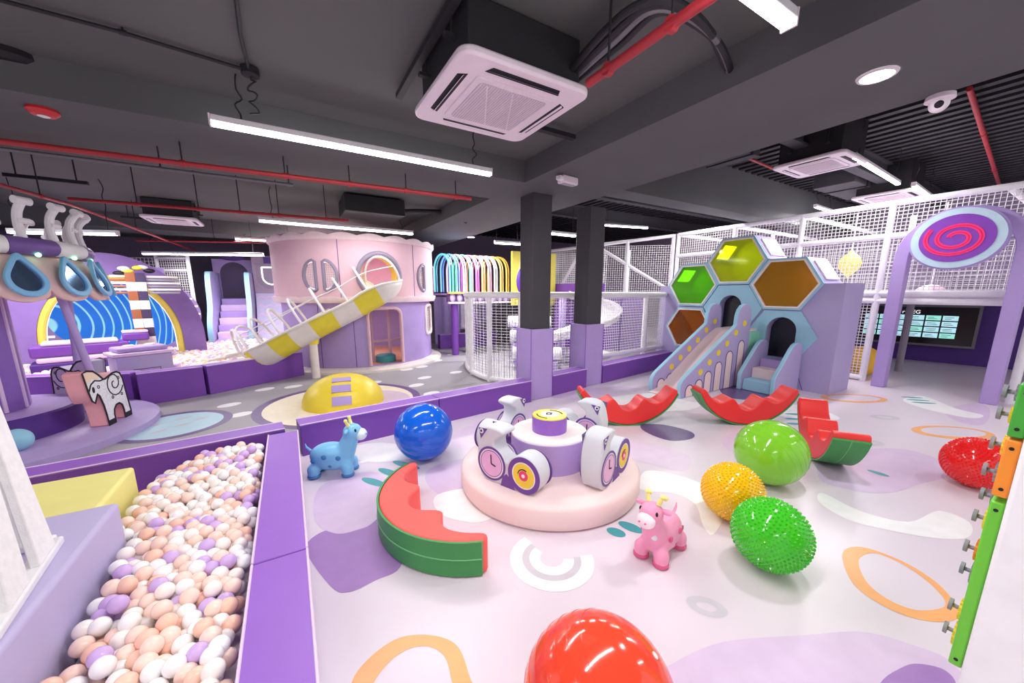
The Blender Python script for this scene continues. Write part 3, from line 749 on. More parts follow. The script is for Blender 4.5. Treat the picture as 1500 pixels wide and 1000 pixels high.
for i in range(70):
    a = i/69*2*PI*2.05; r0 = .06 + .20*(i/69); pts.append((-r0*1.25*cos(a+.3), r0*sin(a+.3)*1.02))
sp.ribbon(pts, .052, SC - X_*.129, EX, EY, .006); sp.build('spiral', mat('sign_pink', (240, 56, 120), .4, emit=.25), fc)
sp2 = MB(); sp2.ribbon(pts, .008, SC - X_*.136, EX, EY, .003); sp2.build('spiral_line', mat('sign_red', (226, 30, 80), .4), fc)

# screen room behind the arch
struct(MB().bar((13.0, 4.6, 0), (13.45, .6, 0), .12, 1.62).build('wall_screen', M_darkpurple))
t = thing('wall_screen_panel', 'large dark wall screen with rows of pale blue tiles', 'screen', (12.95, 2.7, .35))
a, b = Vector((12.86, 3.62, 0)), Vector((13.10, 1.72, 0)); dd = (b-a).normalized(); LL = (b-a).length
nn = dd.cross(Z_) ; nn = nn if nn.x < 0 else -nn
def scr(mb, x0, x1, z0, z1, off, dep, m=0):
    return mb.prism([(x0,z0),(x1,z0),(x1,z1),(x0,z1)], a + nn*off, dd, Z_, dep, m)
sgn = 1 if dd.cross(Z_).dot(nn) > 0 else -1
scr(MB(), -.05, LL+.05, .40, 1.36, 0, .05*sgn).build('casing', M_greymetal, t)
scr(MB(), 0, LL, .45, 1.31, .052, .006*sgn).build('display', mat('screen_black', (16, 18, 26), .15), t)
tm = [mat('screen_tile', (176, 224, 234), .4, emit=.9), mat('screen_tile_green', (150, 226, 210), .4, emit=.9)]
for r_ in range(4):
    for c_ in range(6):
        x0 = .10 + c_*.262; z0 = .60 + r_*.135
        tl = scr(MB(), x0, x0+.235, z0, z0+.11, .060, .003*sgn, 0)
        ob = tl.build('screen_tile', tm[(r_*2+c_) % 5 == 0], t)
        k = MB(); 
        for q in range(2): scr(k, x0+.03, x0+.03+.17*random.uniform(.5,1), z0+.03+q*.035, z0+.04+q*.035, .064, .002*sgn)
        k.build('tile_text', M_black, ob)
cu = bpy.data.curves.new('screen_title', 'FONT'); cu.body = 'a  r AEG'; cu.size = .12; cu.extrude = .002
o = link(bpy.data.objects.new('screen_title', cu)); cu.materials.append(mat('screen_white', (250,250,250), .4, emit=1.0))
o.parent = t; p = a + nn*.062 + dd*.62 + Z_*1.15
o.matrix_local = Matrix.Translation(p - WL[t]) @ Matrix((( dd.x, 0, nn.x, 0), (dd.y, 0, nn.y, 0), (0, 1, 0, 0), (0,0,0,1)))

# ================================================================== NET STRUCTURE (two storeys, behind the honeycomb house)
NU = 9.22
t = thing('net_structure', 'tall white net climbing frame behind the honeycomb house and arch', 'climbing frame', (NU, 4, 0))
ypost = [.72, 2.42, 3.75, 5.1, 6.6]
for y in ypost: MB().cyl((NU, y, 0), (NU, y, 3.2), .05, n=14).build('post', M_tubepad, t)
for z in (1.495, 1.63, 2.62, 3.17): MB().cyl((NU, .72, z), (NU, 6.6, z), .05, n=14).build('rail', M_tubepad, t)
MB().cyl((NU, 2.42, .06), (NU, 6.6, .06), .05, n=14).build('rail', M_tubepad, t)
nm = MB(); netmesh(nm, (NU, .72, 0), (NU, 6.6, 0), 1.62, 3.15, .06, .006); nm.build('upper_net', M_net, t, smooth=False)
nm = MB(); netmesh(nm, (NU, 2.42, 0), (NU, 6.6, 0), .08, 1.47, .055, .006); nm.build('lower_net', M_net, t, smooth=False)
for y in (2.6, 5.2): MB().cyl((11.2, y, 0), (11.2, y, 3.2), .05, n=12).build('post', M_tubepad, t)
MB().cyl((11.0, 2.35, 0), (11.0, 2.35, 1.6), .06, n=12).build('post', mat('grey_foam_tube', (150, 144, 156), .5), t)
for y in (1.2, 3.75, 5.1, 6.6): MB().cyl((NU, y, 3.17), (13.5, y, 3.17), .045, n=12).build('rail', M_tubepad, t)
MB().box(NU+.06, 13.6, .7, 6.6, 1.53, 1.60).build('deck', mat('deck_pad', (226, 214, 232), .6), t)
nm = MB(); netmesh(nm, (13.5, .72, 0), (13.5, 6.6, 0), 1.62, 3.15, .1, .006); nm.build('back_net', M_net, t, smooth=False)
# hanging boxing shapes
M_yelpad = mat('straw_yellow_pad', (244, 220, 120), .5)
for (px, py, u_, sz, lab, sh) in ((1245, 385, 9.75, .30, 'straw yellow diamond pad hanging behind the upper net', 'd'), (1362, 430, 9.8, .2, 'pale pink round pad behind the net under the round sign', 'p')):
    r = ray(px, py); k = u_ / r.x; c = Vector((u_, r.y*k, CH + r.z*k))
    t2 = thing('hanging_pad', lab, 'hanging pad', (c.x, c.y, c.z))
    if sh == 'd': MB().lathe(c, [(0,-sz),(sz*.55,-sz*.35),(sz*.6,0),(sz*.5,sz*.35),(sz*.12,sz*.7),(0,sz)], 24).build('pad', M_yelpad, t2)
    else: MB().sphere(c, sz, 24, 16, sc=(1,1,.8)).build('pad', mat('blush_pad', (244, 212, 226), .5), t2)
    MB().cyl(c + Z_*sz*.75, (c.x, c.y, 3.16), .012, n=8).build('rope', M_net, t2)
c = Vector((9.75, 2.62, .33)); t2 = thing('foam_ball', 'big amber foam ball behind the lower net beside the honeycomb house', 'ball', (c.x, c.y, 0))
MB().sphere((c.x, c.y, .30), .30, 32, 20).build('shell', mat('amber_foam', (246, 190, 60), .4), t2, ang=180)

# left tower of the net frame, upper level, behind the pillars
t = thing('net_tower', 'white netted upper tower with diagonal braces behind the pillars', 'climbing frame', (7.9, 7.4, 0))
T0, T1, T2 = Vector((9.22, 6.75, 0)), Vector((7.35, 8.3, 0)), Vector((6.9, 9.9, 0))
for p, z in ((T0, 3.2), (T1, 2.95), (T2, 2.9), (T0 + Vector((.5,2,0)), 3.0), (T1.lerp(T0,.5) , 3.05)): MB().cyl(p, p + Z_*z, .05, n=12).build('post', M_tubepad, t)
for p, q, za, zb in ((T0, T1, 3.17, 2.92), (T1, T2, 2.92, 2.88), (T0, T1, 1.62, 1.62), (T1, T2, 1.62, 1.62), (T0, T1, 1.70, 3.15), (T1, T1.lerp(T2, .5), 2.92, 1.7)):
    MB().cyl(p + Z_*za, q + Z_*zb, .045, n=12).build('rail', M_tubepad, t)
nm = MB(); netmesh(nm, T0, T1, 1.64, 2.92, .06, .0055); netmesh(nm, T1, T2, 1.64, 2.88, .06, .0055); nm.build('net', M_net, t, smooth=False)
nm = MB(); netmesh(nm, (9.6, 9.6, 0), (7.2, 11.0, 0), 1.2, 2.95, .07, .006); nm.build('net', M_net, t, smooth=False)
MB().bar((9.8, 7.2, 1.5), (7.2, 10.6, 1.5), 1.6, .07).build('deck', mat('deck_pad', (226, 214, 232), .6), t)

tag(MB().bar((7.0, 9.1, 0), (8.5, 6.85, 0), .08, 1.5).build('backing_board', M_purple), 'tall purple board under the net tower behind the spiral slide', 'board')
# net fence along the partition, rounded at its left end
t = thing('net_fence', 'waist-high white net fence with rounded end behind the pillars', 'net fence', (3.5, 5.8, 0))
path = spline([(3.62, 8.1), (3.25, 7.3), (3.08, 6.6), (3.12, 6.0), (3.42, 5.58), (3.95, 5.36), (4.55, 5.22)], 5, False)
path2 = [Vector((4.55,5.22)), Vector((5.7,5.25)), Vector((6.55,5.35)), Vector((7.36,5.5))]
full = path + path2[1:]
MB().tube([(p.x, p.y, 1.60) for p in full], .055, 12).build('top_rail', M_tubepad, t)
MB().tube([(p.x, p.y, .06) for p in path], .05, 12).build('bottom_rail', M_tubepad, t)
MB().tube([(p.x, p.y, .42) for p in path2], .045, 12).build('bottom_rail', M_tubepad, t)
for p in (path[0], path[9], path[15], path[21], path[-1], path2[2]): MB().cyl((p.x, p.y, 0), (p.x, p.y, 1.6), .05, n=14).build('post', M_tubepad, t)
nm = MB()
for a, b in zip(path[:-1], path[1:]): netmesh(nm, (a.x,a.y,0), (b.x,b.y,0), .08, 1.58, .052, .005)
nm.build('net', M_net, t, smooth=False)
nm = MB()
for a, b in zip(path2[:-1], path2[1:]): netmesh(nm, (a.x,a.y,0), (b.x,b.y,0), .42, 1.58, .052, .005)
nm.build('net', M_net, t, smooth=False)

# spiral slide and soft things inside the net zone
t = thing('spiral_slide', 'pale spiral slide curling down behind the right pillar', 'slide', (6.6, 7.4, 0))
pts = []; c0 = Vector((6.1, 7.6))
for i in range(40):
    a = math.radians(40 - i*5.6); rr = 1.15; pts.append(Vector((c0.x + rr*cos(a), c0.y + rr*sin(a), 1.5 - 1.15*i/39)))
sl, rl = MB(), MB()
prof = [(-.32,.16),(-.30,.02),(-.2,-.03),(.2,-.03),(.30,.02),(.32,.16)]
vs = []; fs = []
for i, p in enumerate(pts):
    dq = Vector((p.x - c0.x, p.y - c0.y, 0)).normalized()
    for x, z in prof: vs.append(p + dq*x + Z_*z)
    if i:
        k = (i-1)*6
        fs += [(k+j, k+j+1, k+7+j, k+6+j) for j in range(5)]
sl.add(vs, fs); so = sl.build('chute', mat('chute_white', (236, 228, 238), .35), t, ang=60)
sd = so.modifiers.new('solid', 'SOLIDIFY'); sd.thickness = .02
for s_ in (0, 5): MB().tube([vs[i*6+s_] for i in range(40)], .035, 10).build('rim', M_tubepad, t)
MB().cyl((6.1,7.6,0), (6.1,7.6,1.6), .09, n=16).build('centre_post', M_lav, t)
MB().box(6.9, 7.9, 7.9, 9.0, 1.55, 1.9).build('deck_side', M_purple, t)
tag(MB().lathe((5.7, 5.9, .25), [(.0,.0),(.30,.0),(.38,.06),(.34,.10),(.22,.06),(0,.05)], 28).build('trampoline_ring', M_white), 'white round bouncer seat behind the net right of the pillar', 'bouncer')
for (x, y, z, m, lab) in ((4.6, 6.6, .32, M_white, 'white foam roller lowest behind the net between the pillars'), (4.9, 7.2, .62, M_grey, 'grey foam roller in the middle behind the net between the pillars'), (5.2, 7.8, .92, M_white, 'white foam roller topmost behind the net between the pillars')):
    tag(MB().cyl((x-.45, y+.3, z), (x+.45, y-.3, z), .15, n=20).build('foam_roller', m, bevel=.02), lab, 'roller')
t = thing('roller_stand', 'lavender stepped stand carrying the foam rollers behind the net', 'stand', (4.9, 7.2, 0))
for (x, y, z) in ((4.6,6.6,.16),(4.9,7.2,.46),(5.2,7.8,.76)): MB().obox((x,y,0), .9, .5, z, math.atan2(-.3,.45)).build('step', M_lav, t)

# ================================================================== RAINBOW TUNNEL BEYOND THE NET FENCE
RA, RB = Vector((3.5, 9.62, 0)), Vector((5.45, 9.66, 0)); rd = (RB-RA).normalized(); rn = Vector((-rd.y, rd.x, 0))
t = thing('rainbow_tunnel', 'bridge tunnel of rainbow neon arches right of the pink house', 'tunnel', RA)
cols = [('neon_teal',(120,222,226)),('neon_sky',(130,190,250)),('neon_lilac',(226,190,250)),('neon_mint',(120,226,180)),('neon_magenta',(226,110,220)),('neon_orange',(250,180,120)),('neon_rose',(250,160,190)),('neon_white',(250,240,250)),('neon_amber',(246,190,110)),('neon_gold',(226,170,70))]
RL = (RB-RA).length
for i in range(10):
    p = RA + rd*(RL*(i+.5)/10.4); w = .55
    pl = [p - rn*w + Z_*1.66] + [p - rn*w*cos(a) + Z_*(2.22 + .42*sin(a)) for a in [PI*j/14 for j in range(15)]] + [p + rn*w + Z_*1.66]
    MB().tube(pl, .024, 8).build('arch_tube', mat(*cols[i], .4, .3, 0, emit=.55), t)
    pl2 = [q + rd*.07 for q in pl]; MB().tube(pl2, .018, 8).build('arch_hoop', mat('hoop_' + cols[i][0], cols[i][1], .45), t)
MB().bar(RA - rn*.55 + Z_*1.40, RB - rn*.55 + Z_*1.40, .08, .2).build('band', mat('plum_band', (96, 60, 120), .5), t)
vv = MB(); ex = rd; oo = RA - rn*.6
sgn = 1 if ex.cross(Z_).dot(-rn) > 0 else -1
for i in range(11):
    vv.ring(circle(.12+i*.2, 1.51, .075, .10, 20), circle(.12+i*.2, 1.51, .045, .068, 20), oo, ex, Z_, .012*sgn)
vv.build('oval_ring', M_lav, t)
wv = MB()
for i in range(11): wv.prism(circle(.12+i*.2, 1.51, .045, .068, 18), oo, ex, Z_, .006*sgn)
wv.build('oval_pane', M_piping, t)
MB().bar(RA - rn*.62 + Z_*1.61, RB - rn*.62 + Z_*1.61, .1, .05).build('yellow_edge', mat('soft_yellow', (236, 214, 110), .5), t)
MB().bar(RA - rn*.62 + Z_*1.36, RB - rn*.62 + Z_*1.36, .09, .05).build('lower_edge', M_cream, t)
MB().bar(RA + Z_*1.58, RB + Z_*1.58, 1.05, .04).build('deck', M_lav, t)
for f in (.12, .38): MB().cyl(RA.lerp(RB, f) - rn*.45, RA.lerp(RB, f) - rn*.45 + Z_*1.4, .09, n=16).build('leg', M_purple, t)
t = thing('yellow_panel', 'yellow striped wall panel with a purple ring opening at the tunnel end', 'panel', RB)
pe = RB - rd*.12
MB().bar(pe - rn*.75 + Z_*1.3, pe - rn*.75 + rd*1.5 + Z_*1.3, .08, 1.45).build('panel', mat('lemon_board', (238, 222, 96), .5), t)
MB().bar(RB + rd*.35 - rn*.4, RB + rd*1.5 - rn*.4, .06, 1.3).build('lower_panel', mat('lemon_board', (238, 222, 96), .5), t)
sx = MB(); sgn = 1 if rd.cross(Z_).dot(-rn) > 0 else -1
for i in range(4): 
    q = [(.1+i*.3,2.0),(.22+i*.3,2.0),(.42+i*.3,2.7),(.30+i*.3,2.7)]
    sx.prism(q if sgn > 0 else q[::-1], pe - rn*.793, rd, Z_, .004)
sx.build('stripe', mat('pale_lemon', (250, 244, 190), .5), t)
ro = pe - rn*.80 + rd*.55 + Z_*1.95
MB().tube([ro + rd*.36*cos(a) + Z_*.42*sin(a) for a in [2*PI*i/36 for i in range(36)]], .07, 12, closed=True).build('ring', mat('deep_violet', (92, 52, 160), .4), t)
MB().prism(circle(0,0,.33,.39,32), ro + rn*.02, rd if sgn > 0 else -rd, Z_, .01).build('opening', mat('ring_inside', (206, 196, 222), .6), t)
padwall([(3.75, 10.45), (5.6, 10.45)], .2, .42, 'pit_wall', 'purple padded wall under the rainbow tunnel', 'padded wall', group=None)
t = thing('mirror_panel', 'lavender board with arched mirror under the rainbow tunnel', 'panel', (4.6, 11.2, 0))
MB().bar((4.0, 11.5, 0), (5.8, 10.9, 0), .08, 1.5).build('board', M_lav, t)
MB().bar((4.75, 11.18, .35), (5.25, 11.02, .35), .06, .95).build('mirror', mat('mirror_glass', (200, 190, 205), .1, .5, metal=.8), t)

# ================================================================== PINK ROUND HOUSE
HC = Vector((1.53, 9.78, 0))
HOUSE = t = thing('round_house', 'two storey round playhouse, pink above and lavender below', 'playhouse', HC)
def ang_of(px, py, r):
    d = ray(px, py); a = d.x**2 + d.y**2; b = -2*(d.x*HC.x + d.y*HC.y); c = HC.x**2 + HC.y**2 - r*r
    k = (-b - math.sqrt(max(0, b*b - 4*a*c)))/2/a
    p = Vector((d.x*k, d.y*k, CH + d.z*k)); return math.atan2(p.y-HC.y, p.x-HC.x), p
RU, RLW = 1.76, 1.66
def shell(r, z0, z1, th=.06): return MB().lathe(HC, [(r-th,z0),(r,z0),(r,z1),(r-th,z1),(r-th,z0)], 96)
lower = shell(RLW, .10, 1.46).build('lower_wall', M_lav, t, ang=30)
def carve_at(o, ang, poly, r, zc):
    rad = Vector((cos(ang), sin(ang), 0)); tg = Vector((-sin(ang), cos(ang), 0))
    carve(o, MB().prism(poly, HC + rad*(r-.3) + Z_*zc, tg, Z_, .6))
def rrect(w, h, r, n=5):
    out = []
    for cx_, cy_, a0 in ((w-r,h-r,0),(-w+r,h-r,PI/2),(-w+r,-h+r,PI),(w-r,-h+r,1.5*PI)): out += [(cx_+r*cos(a0+PI/2*i/n), cy_+r*sin(a0+PI/2*i/n)) for i in range(n+1)]
    return out
aD = ang_of(566, 490, RLW)[0]; aW = ang_of(628, 472, RLW)[0]
doorpoly = [(-.36,-.6),(.36,-.6),(.36,.44)] + [(.20+.16*cos(a), .44+.16*sin(a)) for a in [PI/2*i/5 for i in range(1,6)]] + [(-.20+.16*cos(a), .44+.16*sin(a)) for a in [PI/2+PI/2*i/5 for i in range(0,6)]]
carve_at(lower, aD, doorpoly, RLW, .72)
carve_at(lower, aW, rrect(.26,.34,.12), RLW, 1.0)
def wrap(ang, poly, r, zc): return [HC + Vector((r*cos(ang + x/r), r*sin(ang + x/r), zc + y)) for x, y in poly]
MB().tube(wrap(aD, doorpoly[1:] + [doorpoly[0]], RLW+.01, .72), .035, 8).build('door_frame', M_pinkwall, t)
wf = MB().tube(wrap(aW, rrect(.26,.34,.12), RLW+.01, 1.0), .035, 8, closed=True).build('window_frame', M_cream, t)
nm = MB()
for i in range(9): nm.tube(wrap(aW, [(-.24+.06*i,-.33),(-.24+.06*i,.33)], RLW-.03, 1.0), .004, 4)
for i in range(11): nm.tube(wrap(aW, [(-.25,-.30+.06*i),(-.12,-.30+.06*i),(0,-.30+.06*i),(.12,-.30+.06*i),(.25,-.30+.06*i)], RLW-.03, 1.0), .004, 4)
nm.build('window_net', M_net, wf, smooth=False)
MB().lathe(HC, [(1.9,0),(1.9,.05),(1.82,.09),(1.62,.1),(.02,.1)], 96).build('base_ring', [M_cream], t, ang=40)
MB().lathe(HC, [(1.58,.101),(.02,.102)], 64).build('inner_floor', M_wood, t)
upper = shell(RU, 1.5, 2.70).build('upper_wall', M_pinkwall, t, ang=30)
MB().lathe(HC, [(1.60,1.47),(.02,1.49)], 64).build('ceiling_board', M_pinkwall, t)
# scalloped cornices
def cornice(z0, z1, r, nsc, amp, name, down=False):
    mb = MB(); N = nsc*10; vs = []; fs = []
    for i in range(N):
        a = 2*PI*i/N; sc = abs(sin(a*nsc/2))*amp
        zt, zb = (z1, z0 - sc) if down else (z1 + sc, z0)
        for rr, z in ((r-.05, zb), (r+.02, zb), (r+.05, (zb+zt)/2), (r+.05, zt), (r-.05, zt)): vs.append(HC + Vector((rr*cos(a), rr*sin(a), z)))
    for i in range(N):
        k = i*5; j = ((i+1) % N)*5
        fs += [(k+q, j+q, j+(q+1) % 5, k+(q+1) % 5) for q in range(5)]
    mb.add(vs, fs); return mb.build(name, M_cream if False else mat('cornice_pink', (240, 216, 220), .55), t, ang=50)
cornice(2.66, 2.74, RU, 22, .05, 'roof_trim'); cornice(1.44, 1.54, RU, 26, .03, 'floor_trim')
MB().lathe(HC, [(RU-.02,2.69),(.02,2.72)], 64).build('roof_board', M_pinkwall, t)
js = MB()
for px in (497, 606): 
    a = ang_of(px, 400, RU)[0]; js.cyl(HC + Vector((RU*cos(a), RU*sin(a), 1.55)), HC + Vector((RU*cos(a), RU*sin(a), 2.66)), .006, n=6)
for px in (520, 470):
    a = ang_of(px, 500, RLW)[0]; js.cyl(HC + Vector((RLW*cos(a), RLW*sin(a), .11)), HC + Vector((RLW*cos(a), RLW*sin(a), 1.43)), .006, n=6)
js.build('panel_seam', M_darkpurple, t)
# round slide mouth
aS, pS = ang_of(557, 408, RU)
carve_at(upper, aS, circle(0,0,.40,.42,32), RU, 1.98)
MB().tube(wrap(aS, circle(0,0,.42,.44,36), RU+.02, 1.98), .05, 10, closed=True).build('slide_mouth', mat('grey_mauve', (150, 138, 160), .5), t)
rad_ = Vector((cos(aS), sin(aS), 0)); tg_ = Vector((-sin(aS), cos(aS), 0))
MB().ring(circle(0,0,.40,.42,36), circle(0,0,.37,.39,36), HC + rad_*(RU-.42) + Z_*1.98, tg_, Z_, .42).build('mouth_lining', M_yellow, t)
# half-moon windows
for px, side in ((455,1), (483,-1), (617,1), (636,-1)):
    a = ang_of(px, 405, RU)[0]
    # side 1: flat edge on the viewer's right ; as seen from outside, +x of wrap() runs to the viewer's right
    prof_ = [(.11,-.27),(.11,.27)] + [(.11-.25*cos(q), .30*sin(q)) for q in [PI/2-.2 - (PI-.4)*i/12 for i in range(13)]] if side == 1 else [(-.11,.27),(-.11,-.27)] + [(-.11+.25*cos(q), -.30*sin(q)) for q in [PI/2-.2 - (PI-.4)*i/12 for i in range(13)]]
    carve_at(upper, a, prof_, RU, 1.97)
    f = MB().tube(wrap(a, prof_, RU+.008, 1.97), .034, 8, closed=True).build('window_frame', mat('grey_mauve', (150, 138, 160), .5), t)
    MB().tube(wrap(a, [(x*.9, y*.9) for x, y in prof_], RU+.012, 1.97), .012, 6, closed=True).build('window_light', mat('neon_strip', (255, 236, 250), .4, emit=1.5), f)
    nm = MB()
    for i in range(-3, 4): nm.tube(wrap(a, [(.04*i,-.27),(.04*i,.27)], RU-.03, 1.97), .008, 4)
    for i in range(-6, 7): nm.tube(wrap(a, [(-.16,.045*i),(0,.045*i),(.16,.045*i)], RU-.03, 1.97), .008, 4)
    nm.build('window_net', M_net, f, smooth=False)
# inside: rail with balusters and a teal stool
ri = MB()
MB().tube(wrap(aD+.35, [(-1.2+.2*i, 0) for i in range(13)], 1.05, .55), .03, 8).build('inner_rail', M_pinkwall, t)
for i in range(5):
    p = wrap(aD+.35, [(-.9+.42*i, 0)], 1.05, 0)[0]; MB().cyl(p + Z_*.1, p + Z_*1.46, .035, n=10).build('baluster', M_pinkwall, t)
p = HC + Vector((1.2*cos(aD+.1), 1.2*sin(aD+.1), .1))
tag(MB().lathe(p, [(.22,0),(.22,.14),(.19,.16),(0,.165)], 28).build('pouf', M_teal), 'round teal pouf inside the doorway of the pink house', 'pouf')

# striped slide out of the house
t = thing('striped_slide', 'yellow and cream striped caged slide from the pink house into the pit', 'slide', (.3, 8.2, 0))
endp = at(338, 529, .43); Wm = HC + Vector((RU*cos(aS), RU*sin(aS), 1.86))
ctrl = [Vector((Wm.x+.12, Wm.y+.30, 1.92)), Vector((Wm.x-.02, Wm.y-.12, 1.84)), Vector((1.1, 7.98, 1.52)), Vector((.5, 8.02, 1.22)), Vector((0, 8.10, .95)), Vector((-.42, 8.22, .70)), Vector((-.72, 8.34, .52)), endp + Vector((.02,0,.04)), endp + Vector((-.30,-.06,.0))]
cl = spline(ctrl, 6, False); N = len(cl); rad = .355
vs = []; fs = []; ms = []; na = 15
frames = []
for i, p in enumerate(cl):
    d = (cl[min(N-1,i+1)] - cl[max(0,i-1)]).normalized(); sd = d.cross(Z_).normalized(); upv = sd.cross(d).normalized(); frames.append((p, sd, upv))
    for j in range(na):
        a = PI + PI*j/(na-1); vs.append(p + sd*rad*cos(a) + upv*(rad*1.05*sin(a)))
for i in range(N-1):
    for j in range(na-1): fs.append((i*na+j, i*na+j+1, (i+1)*na+j+1, (i+1)*na+j)); ms.append((i//4) % 2)
ch = MB().add(vs, fs, ms).build('chute', [mat('slide_yellow', (240, 222, 66), .4), mat('slide_cream', (240, 232, 226), .4)], t, ang=60)
sd_ = ch.modifiers.new('solid', 'SOLIDIFY'); sd_.thickness = .03; sd_.offset = 0
for s_ in (-1, 1): MB().tube([p + sd*rad*s_ + upv*.005 for p, sd, upv in frames], .026, 8).build('rim', mat('slide_cream', (240, 232, 226), .4), t)
for i in range(5, N-9, 4):
    p, sd, upv = frames[i]
    MB().tube([p + sd*rad*cos(a) + upv*.50*sin(a) for a in [PI*j/14 for j in range(15)]], .023, 8).build('hoop', M_tubepad, t)
for s_ in (.78, -.78):
    MB().tube([p + sd*rad*s_ + upv*.31 for p, sd, upv in frames[5:N-10]], .010, 6).build('cage_rail', M_tubepad, t)
p, sd, upv = frames[20]
MB().cyl((p.x+.02, p.y, 0), (p.x+.02, p.y, p.z-.42), .075, n=16).build('post', M_cream, t)
MB().cyl((p.x+.02, p.y, p.z-.46), (p.x+.02, p.y, p.z-.34), .10, .12, n=16).build('post_collar', M_yellow, t)
lipc = frames[-1][0]
MB().prism(circle(0,0,.34,.2,24), lipc - Z_*.03, frames[-1][1], (frames[-1][1].cross(Z_))*1, .04).build('landing_lip', mat('slide_yellow', (240, 222, 66), .4), t)

# yellow climbing dome
t = thing('climbing_dome', 'yellow foam dome with purple step pads on a round mat', 'dome', (.60, 5.97, 0))
DCN = Vector((.60, 5.97, 0)); DR, DH = .57, .42
def domez(q): return DH*math.sqrt(max(0, 1 - q*q))
MB().lathe(DCN, [(DR*1.0,.003)] + [(DR*cos(PI/2*i/14), .02 + DH*sin(PI/2*i/14)) for i in range(15)], 64).build('dome', M_yellow, t, ang=60)
dv = (Vector((0,0,0)) - DCN); dv.z = 0; dv.normalize(); dv = Vector((dv.x*cos(-.06)-dv.y*sin(-.06), dv.x*sin(-.06)+dv.y*cos(-.06), 0)); ds = Vector((-dv.y, dv.x, 0))
for e0, e1 in ((12,28),(36,50),(58,68)):
    st = MB(); vs = []
    for i in range(5):
        e = math.radians(e0 + (e1-e0)*i/4)
        for s_ in (-1, 1):
            q = DR*cos(e)*1.0; x = .125*s_; rr = math.sqrt(max(0.0, q*q - x*x))
            for off in (.0, .02): vs.append(DCN + dv*(rr + off*cos(e)) + ds*x + Z_*(.02 + DH*sin(e) + off*sin(e)))
    fs = []
    for i in range(4):
        k = i*4; fs += [(k+1, k+3, k+7, k+5), (k, k+1, k+5, k+4), (k+2, k+6, k+7, k+3)]
    fs += [(0,2,3,1), (16,17,19,18)]
    st.add(vs, fs); st.build('step_pad', M_lav, t, ang=50)

# ================================================================== FLYING ELEPHANT CAROUSEL (left)
EC = Vector((-3.1, 6.3, 0))
t = thing('flying_carousel', 'lavender elephant carousel with pink scalloped canopy and mirrors', 'carousel', EC)
MB().lathe(EC, [(1.5,0),(1.5,.08),(1.47,.1),(.02,.1)], 72).build('platform', mat('platform_lavender', (176, 156, 206), .5), t, ang=40)
MB().lathe(EC, [(.82,.099),(.82,.34),(.80,.36),(.4,.36)], 56).build('drum', M_darkpurple, t, ang=40)
MB().lathe(EC, [(.80,.361),(.35,.363)], 56).build('drum_top', M_lav, t)
MB().lathe(EC, [(.44,.36),(.44,2.2)], 48).build('column', mat('column_purple', (140, 104, 190), .5), t)
for k in range(12):
    a = 2*PI*k/12; MB().obox(EC + Vector((.444*cos(a), .444*sin(a), .37)), .02, .03, 1.8, a).build('column_strip', M_piping, t)
NP = 19; PH0 = math.radians(-29.5); R0, R1, ZT, ZB = 1.04, 1.20, 2.06, 1.66
vs = []; fs = []; NS = NP*14
for i in range(NS):
    a = 2*PI*i/NS + PH0; ph = (i/14) % 1.0; sc = math.sqrt(max(0, 1-(2*ph-1)**2))
    zb = ZB - .13*sc + .03
    for k in range(5):
        f = k/4; z = ZT + (zb-ZT)*f; rr = R0 + (R1-R0)*math.sin(f*PI/2) + .04*sc*f
        vs.append(EC + Vector((rr*cos(a), rr*sin(a), z)))
for i in range(NS):
    j = (i+1) % NS
    for k in range(4): fs.append((i*5+k, i*5+k+1, j*5+k+1, j*5+k))
cp = MB().add(vs, fs).build('canopy', mat('canopy_pink', (244, 204, 200), .5), t, ang=60)
sd_ = cp.modifiers.new('solid', 'SOLIDIFY'); sd_.thickness = .05
MB().lathe(EC, [(1.06,2.03),(.3,2.06)], 64).build('canopy_ceiling', mat('canopy_pink', (244, 204, 200), .5), t)
tear = spline([(0,.21),(.07,.12),(.13,.0),(.12,-.1),(.05,-.165),(-.05,-.165),(-.12,-.1),(-.13,.0),(-.07,.12)], 4)
for i in range(NP):
    a = 2*PI*(i+.5)/NP + PH0; rad_ = Vector((cos(a), sin(a), 0)); tg = Vector((-sin(a), cos(a), 0)); o = EC + rad_*1.225 + Z_*1.79; upv = (Z_ - rad_*.25).normalized()
    kk = 1.12
    tf = MB().ring([(p.x*kk, p.y*kk) for p in tear], [(p.x*.80, p.y*.80) for p in tear], o, tg, upv, .035).build('mirror_frame', mat('frame_blue', (132, 190, 232), .4), t, bevel=.008)
    MB().prism([(p.x*.85, p.y*.85) for p in tear], o, tg, upv, .012).build('mirror', mat('blue_mirror', (120, 150, 190), .08, .5, metal=.85), tf)
for i in range(18):
    a0, a1 = 2*PI*i/18, 2*PI*(i+1)/18
    MB().tube([EC + Vector((1.10*cos(a0+(a1-a0)*q/6), 1.10*sin(a0+(a1-a0)*q/6), 2.10)) for q in range(7)], .085, 14).build('ring_segment', M_white if i % 2 else mat('ring_purple', (120, 88, 160), .45), t)
for i in range(NP):
    a = 2*PI*i/NP; p = EC + Vector((1.15*cos(a+PH0), 1.15*sin(a+PH0), 2.02)); MB().sphere(p, .022, 12, 8).build('lamp', mat('lamp_green', (120, 255, 180), .4, emit=5), t)
